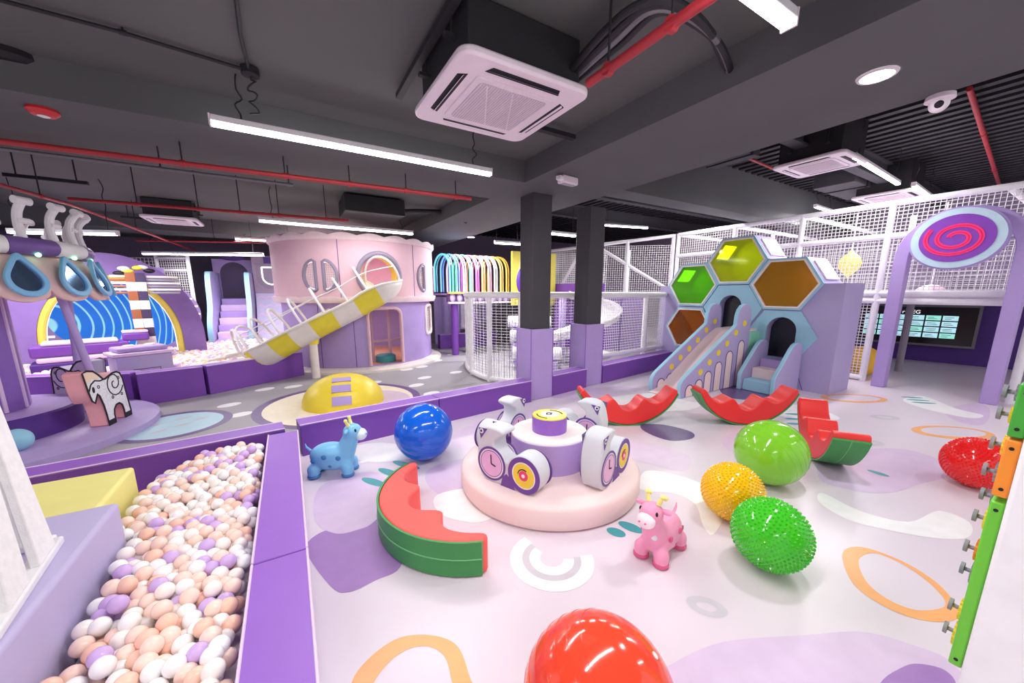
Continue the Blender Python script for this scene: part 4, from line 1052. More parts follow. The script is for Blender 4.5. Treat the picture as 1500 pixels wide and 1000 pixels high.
for i in range(24):
    a = math.radians(-47 + 15*i); rad_ = Vector((cos(a), sin(a), 0)); tg = Vector((-sin(a), cos(a), 0)); b = EC + rad_*1.10
    br = MB().tube(spline([b + Z_*2.16, b - rad_*.02 + Z_*2.30, b + rad_*.0 + Z_*2.42, b + rad_*.06 + Z_*2.51], 5, False), [.034]*16, 10)
    br.cyl(b + rad_*.07 - tg*.06 + Z_*2.52, b + rad_*.07 + tg*.06 + Z_*2.52, .038, n=12); br.cyl(b - tg*.02 + Z_*2.34, b + tg*.08 + Z_*2.34, .028, n=10)
    br.build('bracket', M_tubepad, t)
MB().lathe(EC, [(.46,2.1),(.46,3.29)], 32).build('upper_column', M_darkpurple, t)
p = at(24, 640, .24); tag(MB().sphere((p.x, p.y, .21), .11, 24, 16).build('foam_ball', mat('pale_blue_foam', (150, 204, 226), .5), loc=(p.x, p.y, .101), ang=180), 'light blue foam ball on the platform beside the white slatted pyramid', 'ball')
# elephants
M_eleside = mat('speckled_white', (232, 230, 236), .6, .3, .12, 40); M_elepink = mat('elephant_pink', (248, 176, 180), .55); M_elegrey = mat('elephant_grey', (170, 160, 190), .55); M_elegreyside = mat('elephant_grey_side', (196, 188, 208), .55)
EP = [(.0,.66),(.07,.675),(.16,.655),(.235,.60),(.30,.535),(.33,.535),(.40,.555),(.47,.575),(.545,.575),(.60,.55),(.635,.48),(.645,.38),(.66,.22),(.68,.06),(.68,.0),(.555,.0),(.555,.10),(.54,.17),(.49,.205),(.43,.20),(.385,.16),(.37,.10),(.37,.0),(.25,.0),(.245,.10),(.225,.25),(.19,.37),(.165,.40),(.10,.31),(.06,.345),(.035,.44)]
def elephant(theta, side, skin, flat, label, S=1.03, er=1.10):
    c = EC + Vector((er*cos(theta), er*sin(theta), .101)); tg = Vector((-sin(theta), cos(theta), 0)); rad_ = Vector((cos(theta), sin(theta), 0)); t0 = tg
    e = thing('elephant_seat', label, 'elephant ride', c)
    th = .17; o = c - tg*.34*S - rad_*th/2
    poly = [(x*S, y*S) for x, y in EP]
    # plane (tg, Z): tg x Z = outward radial
    MB().prism(poly[::-1], o, tg, Z_, th, 0, 0).build('body', skin, e, bevel=.015)
    for f0, fo_ in ((o + rad_*(th+.0005), .005), (o - rad_*.0065, -.004))[:1 if flat else 2]:
        MB().prism(poly[::-1], f0, tg, Z_, .006).build('side_print', side, e)
        ol = MB(); f1 = f0 + rad_*fo_
        ol.ribbon(poly, .022, f1, tg, Z_, .005, closed=True)
        ol.ribbon([(.035*S,.44*S),(.09*S,.52*S),(.16*S,.55*S),(.24*S,.53*S),(.30*S,.535*S)], .016, f1, tg, Z_, .005)
        ol.ribbon([((.47+.011*k*.5*cos(.42*k))*S, (.455+.011*k*.5*sin(.42*k))*S) for k in range(4, 30)], .013, f1, tg, Z_, .005)
        ol.prism([(x*S, y*S) for x, y in circle(.115,.455,.018,.034,14)], f1, tg, Z_, .005)
        for q in ((.20,.47),(.40,.30),(.57,.30),(.56,.50)): ol.ring([(x*S,y*S) for x,y in circle(q[0],q[1],.02,.02,14)], [(x*S,y*S) for x,y in circle(q[0],q[1],.011,.011,14)], f1, tg, Z_, .004)
        for x0, x1 in ((.25,.37),(.555,.68)): ol.prism([(x0*S,0),(x1*S,0),(x1*S,.06*S),(x0*S,.06*S)], f1, tg, Z_, .004)
        ol.build('black_outline', M_black, e)
        MB().prism([(x*S,y*S) for x, y in spline([(0,.64),(.07,.66),(.16,.64),(.225,.59),(.20,.555),(.12,.575),(.05,.54),(.02,.56)],3)], f0 + rad_*fo_*.8, tg, Z_, .004).build('forelock_print', mat('peach_print', (248, 216, 192), .55) if flat else side, e)
    MB().sphere(c + tg*.33*S + Z_*.36*S, .06, 14, 10, sc=(.7,1,1.5)).build('tail', M_white, e)
    p = c + tg*.0 + Z_*.5*S - rad_*.02
    MB().cyl(c - tg*.02 + Z_*.52*S, EC + rad_*.98 - tg*.12 + Z_*2.0, .035, n=12).build('hanging_rod', M_lav, e)
    return e
elephant(math.radians(-10), M_eleside, M_elepink, True, 'pink and white printed elephant seat at the front of the flying carousel')
elephant(math.radians(48), M_elegreyside, M_elegrey, False, 'grey elephant seat right behind the pink elephant seat', 1.03, .96)
elephant(math.radians(110), M_eleside, M_elepink, True, 'white spiral printed elephant seat behind the purple column')

# ================================================================== FAR PIT FEATURES
# big purple arch wall with blue projection
PA, PB = Vector((-4.2, 9.80, 0)), Vector((-1.68, 10.55, 0)); pd = (PB-PA).normalized(); pn = Vector((pd.y, -pd.x, 0)); PL = (PB-PA).length
t = thing('arch_wall', 'purple arched wall with yellow tube around the blue screen', 'arched wall', PA)
def earch(w, h, n=30, cx_=PL/2): return [(cx_-w, 0)] + [(cx_ - w*cos(a), .75 + h*sin(a)) for a in [PI*i/n for i in range(n+1)]] + [(cx_+w, 0)]
outer, inner = earch(PL/2, 1.62), earch(PL/2-.36, 1.22)
MB().prism(outer + inner[::-1], PA, pd, Z_, .25).build('arch_board', mat('arch_purple', (150, 118, 188), .5), t, ang=30)
MB().tube([PA + pd*x + Z_*max(.02,z) + pn*.20 for x, z in earch(PL/2-.41, 1.17)], .055, 10).build('glow_tube', mat('glow_yellow', (238, 212, 96), .4, emit=.12), t)  # matte yellow tube with a faint glow added to its colour
MB().tube([PA + pd*x + Z_*max(.02,z) + pn*.05 for x, z in earch(PL/2-.45, 1.13)], .02, 8).build('light_strip', mat('strip_white', (250, 240, 240), .4, emit=.8), t)
for i in range(9):
    a = -.15 + 1.0*i/8
MB().bar(PA - pn*1.05 - pd*.3, PA - pn*1.05 + pd*2.25, .08, 2.2).build('back_board', M_lav, t)
t = thing('round_screen', 'round blue screen showing white swirling arcs behind the brick tree', 'screen', PA)
m = bpy.data.materials.new('swirl_projection'); m.use_nodes = True; nt = m.node_tree; b = nt.nodes['Principled BSDF']
tc = nt.nodes.new('ShaderNodeTexCoord'); w = nt.nodes.new('ShaderNodeTexWave'); w.wave_type = 'RINGS'; w.rings_direction = 'SPHERICAL'
mp = nt.nodes.new('ShaderNodeMapping'); mp.inputs['Location'].default_value = (-.4, 0, -1.0); nt.links.new(tc.outputs['Object'], mp.inputs[0]); nt.links.new(mp.outputs[0], w.inputs[0])
w.inputs['Scale'].default_value = 3.4; w.inputs['Distortion'].default_value = 1.2; w.inputs['Detail'].default_value = 0; w.inputs['Detail Scale'].default_value = .6
rp = nt.nodes.new('ShaderNodeValToRGB'); e = rp.color_ramp.elements; e[0].position = .86; e[0].color = lin((18, 116, 226)) + (1,); e[1].position = .96; e[1].color = lin((170, 236, 255)) + (1,)
nz = nt.nodes.new('ShaderNodeTexNoise'); nz.inputs['Scale'].default_value = 5; nt.links.new(tc.outputs['Object'], nz.inputs[0])
mx = nt.nodes.new('ShaderNodeMix'); mx.data_type = 'RGBA'; mx.blend_type = 'MULTIPLY'; mx.inputs[0].default_value = .35
nt.links.new(w.outputs['Fac'], rp.inputs[0]); nt.links.new(rp.outputs[0], mx.inputs[6]); nt.links.new(nz.outputs['Color'], mx.inputs[7])
nt.links.new(mx.outputs[2], b.inputs['Emission Color']); b.inputs['Emission Strength'].default_value = 1.0; b.inputs['Base Color'].default_value = (.01,.05,.15,1); b.inputs['Roughness'].default_value = .4
so = PA - pn*.9
for x_ in (1.0, 2.0): MB().obox(PA - pn*.95 + pd*x_, .1, .08, .5, math.atan2(pd.y, pd.x)).build('foot', M_lav, t)
MB().prism(circle(1.52, 1.15, 1.10, .80, 56), so, pd, Z_, .05).build('display', m, t, ang=30)
MB().ring(circle(1.52, 1.15, 1.24, .92, 56), circle(1.52, 1.15, 1.09, .79, 56), so, pd, Z_, .09).build('screen_rim', M_lav, t, ang=30)
dsh = MB()
for i in range(30):
    a = 2*PI*i/30; dsh.prism([(1.52 + 1.17*cos(a)+sx_, 1.15 + .86*sin(a)+sy_) for sx_, sy_ in ((-.05,-.02),(.05,-.02),(.05,.02),(-.05,.02))], so + pn*.09, pd, Z_, .01)
dsh.build('rim_dots', mat('strip_white', (250, 240, 240), .4, emit=.8), t)
t = thing('purple_spinner', 'layered purple and white spinner in front of the round blue screen', 'play structure', (-3.05, 9.05, .35))
sc0 = Vector((-3.05, 9.05, 0))
for z, L_, m_, h_ in ((.36, 1.15, M_darkpurple, .18), (.54, 1.0, M_piping, .09), (.63, 1.1, M_purple, .18), (.81, .85, M_piping, .05)):
    MB().obox(sc0 + Z_*z, L_, .5, h_, .3).build('layer', m_, t, bevel=.03, seg=3)
MB().obox(sc0 + Vector((.62,.2,.80)), .34, .3, .14, .3).build('head', M_purple, t, bevel=.03, seg=3)
MB().obox(sc0 + Vector((.62,.2,.94)), .33, .29, .04, .3).build('head_top', M_piping, t, bevel=.01)
# treasure chest box
t = thing('toy_chest', 'lavender toy chest with keyhole door at the far pit wall', 'chest', (-2.1, 8.28, .2))
cd = Vector((.75, .42, 0)).normalized(); cn = Vector((cd.y, -cd.x, 0)); c0 = Vector((-2.12, 8.12, 0))
MB().bar(c0 - cd*.33 + Z_*.2, c0 + cd*.33 + Z_*.2, .42, .48).build('box', M_lav_wall, t, bevel=.015)
MB().bar(c0 - cd*.36 + Z_*.68, c0 + cd*.36 + Z_*.68, .48, .05).build('rim', M_piping, t, bevel=.01)
MB().bar(c0 - cd*.30 + Z_*.73, c0 + cd*.30 + Z_*.73, .40, .08).build('lid', M_lav, t, bevel=.03)
for x in (-.12, .14): MB().tube([c0 - cn*.0 + cd*x + Vector((.055*cos(q), .055*sin(q), .815)) for q in [2*PI*i/20 for i in range(20)]], .018, 8, closed=True).build('eyelet', M_cream, t)
fo = c0 + cn*.212; MB().ribbon([(-.16,.46),(.16,.46),(.16,.22),(-.16,.22)], .012, fo, cd, Z_, .004*(1 if cd.cross(Z_).dot(cn) > 0 else -1), closed=True).build('door_outline', M_darkpurple, t)
MB().prism(circle(0,.34,.04,.035,18), fo, cd, Z_, .006*(1 if cd.cross(Z_).dot(cn) > 0 else -1)).build('keyhole', M_darkpurple, t)
# brick tree
TB = Vector((-2.34, 9.45, 0))
t = thing('brick_tree', 'chequered brown and white block tree with striped crowns', 'tree prop', TB)
bm = [mat('block_brown', (158, 92, 62), .6), mat('block_cream', (236, 224, 220), .6), mat('block_navy', (70, 56, 92), .6)]
rv = Vector((.97, .23, 0)); rz = math.atan2(.23, .97)
for i in range(10):
    for s_ in (-1, 1):
        k = 1 if (i % 2 == 0) else (0 if s_ < 0 else 2)
        MB().obox(TB + rv*(.066*s_) + Z_*(.35+i*.165), .13, .26, .163, rz).build('trunk_block', bm[k], t, bevel=.005)
for s_, px in ((-1, -.18), (1, .36)):
    cr = TB + rv*px + Z_*1.62
    for j in range(6):
        z = j*.058; ww = .15 + .03*math.sin(j/5*PI) + (.08 if s_ > 0 else 0)
        MB().obox(cr + Z_*z, ww*2*.95, .2, .04, rz).build('crown_stripe', (bm[0] if s_ < 0 else M_steel) if j % 2 == 0 else M_cream, t, bevel=.012)
fz = TB + Z_*2.04
for a in range(6):
    MB().sphere(fz + rv*.2*cos(a) + Z_*.06*sin(a*1.7), .07, 12, 8, sc=(1.2,.6,.6)).build('blossom', [M_black, M_white, M_ridegold][a % 3], t)

# stairs with wavy blue sides
t = thing('wave_stairs', 'lilac foam stairs with wavy blue sides rising from the far pit', 'stairs', (-1.45, 12.6, 0))
bk = Vector((.03,1,0)).normalized(); sdv = Vector((bk.y,-bk.x,0)); s0 = Vector((-1.33, 11.95, 0))
lm = [M_lav, M_piping]
for i in range(7): 
    a = s0 + bk*(.24*i) ; MB().bar(a - sdv*.33 + bk*.12, a + sdv*.33 + bk*.12, .24, .45 + .17*i).build('stair', lm[i % 2], t, bevel=.02)
for s_ in (-1, 1):
    prof_ = [(0,.2),(-.05,.6),(.05,.9),(.3,1.2),(.42,1.5),(.5,1.9),(.62,2.15),(.8,2.2),(1.9,2.2),(1.9,.2)]
    pp = [tuple(q) for q in spline(prof_[:8], 3, False)] + prof_[8:]
    o = s0 + sdv*(.42*s_ - .06)
    MB().prism(pp, o, bk, Z_, -.12 if bk.cross(Z_).dot(sdv) < 0 else .12, 0, 1).build('wave_side', [mat('scale_lilac', (196, 186, 232), .5, .4, .12, 20), M_skyblue], t, bevel=.01)
MB().bar(s0 + bk*1.98 - sdv*.5, s0 + bk*1.98 + sdv*.5, .1, 2.6).build('back_board', M_lav, t)
MB().prism([(x, z) for x, z in archpts(.34, .52)], s0 + bk*1.92 + Z_*2.0, sdv, Z_, .01).build('doorway', mat('dusk_net', (84, 72, 100), .7), t)
MB().prism(circle(0,0,.30,.10,28), s0 + bk*1.9 + Z_*2.66, sdv, Z_, .05).build('name_plate', M_darkpurple, t)
# zigzag panel with U light
t = thing('zigzag_panel', 'lilac zigzag slope under a glowing U-shaped light panel', 'panel', (-.1, 12.8, 0))
z0 = Vector((-.37, 12.35, 0))
MB().bar(z0 + bk*1.02 - sdv*.45, z0 + bk*1.02 + sdv*.45, .12, 2.7).build('board', mat('mauve_board', (170, 150, 176), .5), t)
MB().prism([(0,.35),(.95,.35),(.95,1.62)], z0 + sdv*.43, bk, Z_, -.86 if bk.cross(Z_).dot(sdv) > 0 else .86).build('slope', mat('slope_lilac', (206, 202, 236), .4), t)
zz = MB()
for j in range(5):
    f = .12 + j*.19
    pts = [(-.42 + .105*i, f + (.05 if i % 2 else 0)) for i in range(9)]
    sv = (bk*.95 + Z_*1.27); zz.ribbon([(x, y*sv.length) for x, y in pts], .05, z0 + Z_*.35 + (sdv.cross(sv)).normalized()*.004, sdv, sv.normalized(), .004)
zz.build('zigzag', M_piping, t)
up_ = z0 + bk*.94 + Z_*2.15
U_ = [(-.22,.22),(-.22,-.05)] + [(-.22*cos(a), -.05-.22*sin(a)) for a in [PI*i/12 for i in range(1,12)]] + [(.22,-.05),(.22,.22)]
MB().tube([up_ + sdv*x + Z_*y for x, y in U_ + [(-.22,.22)]], .02, 8).build('glow_tube', mat('neon_strip', (255, 236, 250), .4, emit=1.5), t)
MB().prism([(x*1.7, y*1.5) for x, y in U_], up_ - bk*(-.01), sdv, Z_, .01).build('panel_recess', mat('grey_mauve', (150, 138, 160), .5), t)
MB().obox(z0 + bk*.92 + sdv*.1 + Z_*2.48, .5, .04, .18, math.atan2(sdv.y, sdv.x)).build('dotted_sign', M_darkpurple, t)
# far white net slide tower left of stairs
t = thing('net_screen', 'slanted white net screen between the purple arch and the stairs', 'net', (-2.3, 12.2, 0))
a, b = Vector((-2.75, 12.9, 0)), Vector((-2.05, 12.4, 0))
for p in (a, b): MB().cyl(p, p + Z_*2.55, .04, n=10).build('post', M_tubepad, t)
for z in (1.2, 2.2, 2.5): MB().cyl(a + Z_*z, b + Z_*z, .035, n=10).build('rail', M_tubepad, t)
nm = MB(); netmesh(nm, a, b, 1.2, 2.5, .06, .006); netmesh(nm, (-4.6,13.4,0), (-2.75,12.9,0), .8, 2.5, .08, .007); nm.build('net', M_net, t, smooth=False)

# ================================================================== RIGHT: GEAR WALL
struct(MB().box(2.05, 2.72, -2.4, .115, 0, 1.36).build('wall_toy', mat('white_padding', (250, 249, 250), .45), bevel=.012, seg=3))
t = thing('wall_cap', 'lavender padded cap on the white half wall at right', 'cap', (2.6, -1, 1.37))
MB().box(2.10, 2.66, -2.4, .09, 1.361, 1.42).build('pad', M_lav, t, bevel=.02)
def toy_panel(z0, z1, y1, m, label, spots):
    p = thing('mounted_gear_panel', label, 'wall toy', (2.4, .12, z0))
    MB().box(2.07, 2.66, .116, y1, z0, z1).build('board', m, p, bevel=.006)
    n_ = 0
    for x, z, r_, mm in spots:
        r_ *= .72; x += .03; gk = MB().cyl((x, y1-.001, z), (x, y1+.012, z), r_, n=20); 
        for k in range(12):
            a = 2*PI*k/12; gk.obox((x + r_*cos(a), y1+.006, z + r_*sin(a)-.005), .012, .011, .010)
        gk.build('gear', mm, p)
        MB().cyl((x, y1+.012, z), (x, y1+.032, z), .008, n=12).cyl((x, y1+.030, z), (x, y1+.040, z), .024, n=18).build('peg', M_steel, p)
    sc = MB()
    for z in (z0 + .03, z1 - .03): sc.cyl((2.068, (.116+y1)/2, z), (2.071, (.116+y1)/2, z), .006, n=10)
    sc.build('screw', M_black, p)
toy_panel(.235, .925, .150, M_lime, 'tall green gear board, lowest on the white half wall', [(2.16,.30,.06,M_yellow),(2.14,.42,.05,M_yellow),(2.2,.56,.055,M_steel),(2.15,.68,.05,M_orange),(2.18,.80,.05,M_yellow),(2.22,.88,.04,M_steel)])
toy_panel(.945, 1.155, .152, M_orange, 'orange gear board above the tall green gear board', [(2.15,1.0,.045,M_steel),(2.17,1.10,.045,M_yellow)])
toy_panel(1.165, 1.35, .152, mat('green_plastic', (72, 170, 60), .4), 'small dark green gear board topmost on the white half wall', [(2.15,1.22,.035,M_yellow),(2.16,1.30,.035,M_steel)])

# ================================================================== CEILING EQUIPMENT
# cassette air conditioners
def cassette(c, label, s=.95, z=2.95, top=3.29):
    t = thing('ceiling_air_conditioner', label, 'air conditioner', (c[0], c[1], z), 'ceiling cassette air conditioners')
    c = Vector((c[0], c[1], z)); h = s/2
    MB().box(c.x-h*.86, c.x+h*.86, c.y-h*.86, c.y+h*.86, z+.045, top).build('casing', M_blackmetal, t, bevel=.01)
    MB().prism(rrect(h, h, .09, 6)[::-1], c, X_, Y_, -.05).build('panel', M_ac, t, bevel=.012, ang=40) if False else MB().prism(rrect(h, h, .09, 6), c, X_, Y_, .05).build('panel', M_ac, t, bevel=.015, ang=40)
    MB().prism(rrect(h*.62, h*.62, .03, 4), c - Z_*.012, X_, Y_, .014).build('grille_frame', M_ac, t, bevel=.004)
    g_ = MB(); g_.prism(rrect(h*.54, h*.54, .03, 4), c - Z_*.016, X_, Y_, .006); g_.build('grille', M_acgrey, t)
    rb = MB()
    for k in range(28): 
        x = c.x - h*.52 + h*1.04*k/27; rb.box(x-.002, x+.002, c.y-h*.53, c.y+h*.53, z-.019, z-.016)
    for sg_ in (-.2, .2): rb.add([c + Vector((sg_*h-h*.25, -h*.53, -.021)), c + Vector((sg_*h-h*.23, -h*.53, -.021)), c + Vector((sg_*h+h*.27, h*.53, -.021)), c + Vector((sg_*h+h*.25, h*.53, -.021))], [(0,1,2,3)])
    rb.build('grille_ribs', M_ac, t, smooth=False)
    for k in range(4):
        a = k*PI/2; d = Vector((cos(a), sin(a), 0)); n_ = Vector((-d.y, d.x, 0))
        v_ = MB(); 
        q = [c + d*h*.74 - n_*h*.58, c + d*h*.86 - n_*h*.52, c + d*h*.86 + n_*h*.52, c + d*h*.74 + n_*h*.58]
        v_.add([p - Z_*.0015 for p in q] + [p + Z_*.0 for p in q], [(3,2,1,0),(0,1,5,4),(1,2,6,5),(2,3,7,6),(3,0,4,7)])
        vo = v_.build('air_slot', M_black, t)
        MB().add([q[0].lerp(q[1],.35)-Z_*.004, q[0].lerp(q[1],.55)-Z_*.012, q[3].lerp(q[2],.55)-Z_*.012, q[3].lerp(q[2],.35)-Z_*.004], [(3,2,1,0)]).build('louvre', M_ac, vo)
    for sx_, sy_ in ((1,1),(1,-1),(-1,1),(-1,-1)):
        MB().cyl((c.x+sx_*h*.92, c.y+sy_*h*.5, z+.2), (c.x+sx_*h*.92, c.y+sy_*h*.5, top), .008, n=8).build('hanger_rod', M_blackmetal, t)
        MB().box(c.x+sx_*h*.92-.05, c.x+sx_*h*.92+.05, c.y+sy_*h*.5-.02, c.y+sy_*h*.5+.02, z+.18, z+.2).build('hanger_bracket', M_blackmetal, t)
    return t
cassette((1.42, 2.57), 'white ceiling cassette air conditioner nearest, over the carousel')
cassette((7.4, 2.9), 'white cassette air conditioner on the far right ceiling beside the first right tube light', z=3.6, top=4.2)
p = at(1300, 290, 3.6); cassette((p.x, p.y), 'white cassette air conditioner just above the white net frame at right', z=3.6, top=4.2)
p = at(255, 325, 2.95); cassette((p.x, p.y), 'small looking white cassette panel on the far left ceiling', s=.8)
p = at(480, 391, 2.9)
# tube lights
def tube_light(a, b, z, label, power, top, group='LED tube lights'):
    a = Vector((a[0], a[1], z)); b = Vector((b[0], b[1], z)); d = (b-a).normalized()
    t = thing('ceiling_tube_light', label, 'tube light', (a+b)/2, group)
    MB().bar(a + Z_*.03, b + Z_*.03, .07, .045).build('housing', M_white, t, bevel=.006)
    MB().bar(a, b, .055, .03).build('diffuser', M_led, t, bevel=.008)
    for e, s_ in ((a, -1), (b, 1)): MB().bar(e + Z_*.0, e + d*s_*.012 + Z_*.0, .072, .076).build('end_cap', M_ac, t)
    for f in (.08, .92):
        q = a.lerp(b, f); k = [q + Z_*.075]
        n_ = 6
        for i in range(1, n_): k.append(q + Vector((random.uniform(-.03,.03), random.uniform(-.03,.03), .075 + (top-z-.075)*i/n_)))
        k.append(Vector((q.x, q.y, top))); MB().tube(spline(k, 3, False), .006, 6).build('cable', M_blackmetal, t)
    if power:
        l = bpy.data.lights.new('tube_lamp', 'AREA'); l.shape = 'RECTANGLE'; l.size = (b-a).length; l.size_y = .05; l.energy = power; l.color = (1, .985, .98)
        o = link(bpy.data.objects.new('tube_lamp', l)); o.location = (a+b)/2 - Z_*.012; o.rotation_euler = (0, 0, math.atan2(d.y, d.x))
    return t
LP = 1.0
a, b = at(310, 184, 2.9), at(718, 258, 2.9); tube_light(a, b, 2.9, 'bright white tube light hanging left of the near air conditioner', 54*LP, 3.3)
a, b = at(380, 325, 2.75), at(604, 344, 2.75); tube_light(a, b, 2.75, 'tube light hanging just above the pink house roof', 20*LP, 3.3)
tube_light((-.2, 1.07), (2.2, 1.07), 2.9, 'tube light at the top edge of the picture, right of the red pipe', 40*LP, 3.3)
for (pa, pb, lab) in (((995,299),(1083,317), 'tube light over the net tower right of the pillars'), ((1250,232),(1315,271), 'tube light beside the right air conditioner'), ((1338,273),(1362,290), 'short looking tube light above the net near the round sign'), ((885,331),(948,335), 'thin tube light right behind the right pillar'), ((1194,304),(1216,311), 'tiny far tube light above the net, left of the second right air conditioner')):
    a, b = at(*pa, 3.6), at(*pb, 3.6)
    if (b-a).length > 3.2: b = a + (b-a).normalized()*2.4
    tube_light(a, b, 3.6, lab, 78*LP, 4.185)
for (pa, pb, lab) in (((725,357),(762,359),'tube light left of the left pillar at its top'), ((802,343),(842,347),'tube light seen between the two pillars'), ((210,373),(385,375),'long tube light low over the far pit arch'), ((15,342),(172,345),'tube light behind the brackets of the flying carousel')):
    z = 2.75 if pa[0] > 700 else 2.5
    a, b = at(*pa, z), at(*pb, z)
    if (b-a).length > 3.2: b = a + (b-a).normalized()*2.4
    if a.x > 2.7 and a.x < 4.2: pass
    tube_light(a, b, z, lab, 60*LP, 3.3 if a.x < 2.7 else 4.185)
tube_light((-.9, 11.0), (1.5, 11.0), 2.85, 'tube light half hidden behind the left edge of the pink house roof', 60*LP, 3.0)
# added unseen lamps: tubes assumed around the hall, extra fill for carousel and house
for (x, y, z, pw) in ((-2.6,1.07,2.9,46), (-1.6,-2.2,2.9,68), (1.2,-2.6,2.9,20), (6.6,-.6,3.6,44), (5.4,-2.4,3.6,26), (-5.5,3.9,2.9,60), (-5.6,5.6,2.9,70), (1.3,9.9,1.43,16), (1.5,9.8,2.62,30), (-4.8,7.4,2.9,75)):
    l = bpy.data.lights.new('unseen_lamp', 'AREA'); l.shape = 'RECTANGLE'; l.size = 2.4 if z > 2.7 else .8; l.size_y = .06 if z > 2.7 else .3; l.energy = pw; l.color = (1, .985, .98)
    o = link(bpy.data.objects.new('unseen_lamp', l)); o.location = (x, y, z)
    if z > 2.7: struct(MB().box(x-1.2, x+1.2, y-.035, y+.035, z+.012, z+.07).build('unseen_lamp_housing', M_white))  # bare housing added over each unseen lamp
    else: MB().lathe((x, y, z+.012), [(.14,.02),(.15,.0),(.02,-.004)], 28).build('added_interior_lamp', M_white, HOUSE)  # disc added as a fitting for the light put inside the house
# downlights
for (px, py, z, lab) in ((1285,110,3.04,'round recessed downlight in the big grey beam'), (690,347,3.04,'small downlight in the far beam left of the pillars')):
    p = at(px, py, z); t = thing('downlight', lab, 'downlight', p, None)
    MB().lathe(p - Z_*.012, [(.085,0),(.10,.002),(.105,.011)], 36, cap=False).build('trim_ring', M_ac, t); MB().lathe(p - Z_*.008, [(.086,0),(.02,-.003)], 36).build('lens', mat('downlight_lens', (240,248,255), .4, emit=30), t)
    l = bpy.data.lights.new('downlight_lamp', 'AREA'); l.shape = 'DISK'; l.size = .16; l.energy = 30 if px > 1000 else 70; l.color = (.92,.96,1); o = link(bpy.data.objects.new('downlight_lamp', l)); o.location = p - Z_*.02
# camera, detector, emergency lamp, speaker
p = at(1378, 140, 3.04); t = thing('ceiling_security_camera', 'white dome security camera on the edge of the big beam', 'camera', p)
MB().lathe(p, [(.075,-.0),(.08,-.03),(.06,-.04)], 28).build('base', M_ac, t); MB().sphere(p - Z_*.055, .055, 20, 14).build('dome', M_ac, t)
dirc = (Vector((0,0,CH)) - p).normalized(); MB().sphere(p - Z_*.055 + dirc*.035, .028, 16, 12).build('lens', M_black, t)
p = at(62, 160, 3.04); t = thing('fire_alarm', 'red round fire alarm sounder on the left ceiling', 'alarm', p)
MB().lathe(p, [(.085,0),(.09,-.02),(.065,-.045),(.02,-.05)], 32).build('body', mat('alarm_red', (214, 52, 60), .4), t); MB().lathe(p - Z_*.051, [(.035,0),(.02,-.006),(0,-.007)], 20).build('label', M_white, t)
p = at(15, 85, 3.28); t = thing('ceiling_speaker', 'dark round ceiling speaker at the upper left', 'speaker', p)
MB().lathe(p, [(.16,.02),(.165,-.02),(.13,-.05),(.02,-.055)], 32).build('grille', M_blackmetal, t)
p = at(832, 259, 3.04); t = thing('ceiling_emergency_lamp', 'small white emergency lamp on the beam above the pillars', 'emergency lamp', p)
MB().obox(p - Z_*.09, .26, .11, .09, .1).build('body', M_ac, t, bevel=.015); MB().obox(p + Vector((-.16,-.05,-.075)), .09, .07, .05, .4).build('lamp_head', M_white, t, bevel=.01)
MB().obox(p - Z_*.094, .2, .06, .004, .1).build('diffuser', M_steel, t)
# red sprinkler pipes
def pipe(pts, r, m, label, cat='pipe', hang=(), top=3.3):
    t = thing('sprinkler_pipe' if m is M_redpipe else 'conduit', label, cat, pts[0])
    MB().tube(pts, r, 12).build('pipe', m, t)
    for f in hang:
        k = f*(len(pts)-1); i = min(len(pts)-2, int(k)); q = Vector(pts[i]).lerp(Vector(pts[i+1]), k-i)
        if top - q.z > .03: MB().cyl(q, (q.x, q.y, top), .007, n=6).build('hanger_rod', M_blackmetal, t)
        MB().cyl(q - X_*.02, q + X_*.02, r*1.35, n=12).build('clamp', m, t)
    return t
pipe([at(-30,203,2.85), at(690,291,2.85)], .024, M_redpipe, 'red sprinkler pipe running over the far side of the cross beam', hang=(.3,.5,.65,.8,.95))
pipe([at(-30,214,2.84), at(430,271,2.84)], .016, M_greymetal, 'thin grey conduit just below the upper red pipe', hang=(.5,.98))
pipe([at(862,122,2.9), at(1060,-18,2.9)], .026, M_redpipe, 'red sprinkler pipe to the right of the near air conditioner', hang=(.2,.7))
pipe([at(100,291,2.8), at(510,323,2.8)], .022, M_redpipe, 'red sprinkler pipe above the flying carousel running right', hang=(.2,.4,.55,.7,.9))
pipe([at(-30,262,2.8), at(105,300,2.8), at(330,384,2.8)], .022, M_redpipe, 'red pipe slanting down over the flying carousel brackets', hang=(.3,.6))
pipe([at(1420,130,4.1), at(1465,275,4.1)], .03, M_redpipe, 'red pipe across the dark deck at the far right ceiling', hang=(.3,.7), top=4.19)
pipe([at(1050,212,3.9), at(1145,252,3.9)], .022, M_redpipe, 'short red pipe left of the right air conditioner', hang=(.5,), top=4.19)
pipe([at(200,352,2.8), at(560,358,2.8)], .02, M_redpipe, 'thin red pipe far back above the stairs', hang=(.3,.6))
pipe([at(-20,-5,3.27), at(180,48,3.27), at(365,104,3.27)], .012, M_blackmetal, 'black cable conduit across the near left ceiling', hang=(.5,))
pipe([at(345,-10,3.27), at(352,50,3.27), at(365,104,3.27)], .012, M_blackmetal, 'black conduit coming from the top to the ceiling box')
p = at(366, 103, 3.28); t = thing('ceiling_junction_box', 'dark round ceiling junction box above the left tube light', 'junction box', p)
MB().lathe(p, [(.06,.015),(.06,-.035),(.02,-.04)], 20).build('box', M_blackmetal, t)
cb = [p + Z_*-.04]
for i in range(14): cb.append(p + Vector((.03*sin(i*1.3), .03*cos(i*1.7), -.05 - .02*i)))
MB().tube(spline(cb, 3, False), .006, 6).build('cable', M_blackmetal, t)
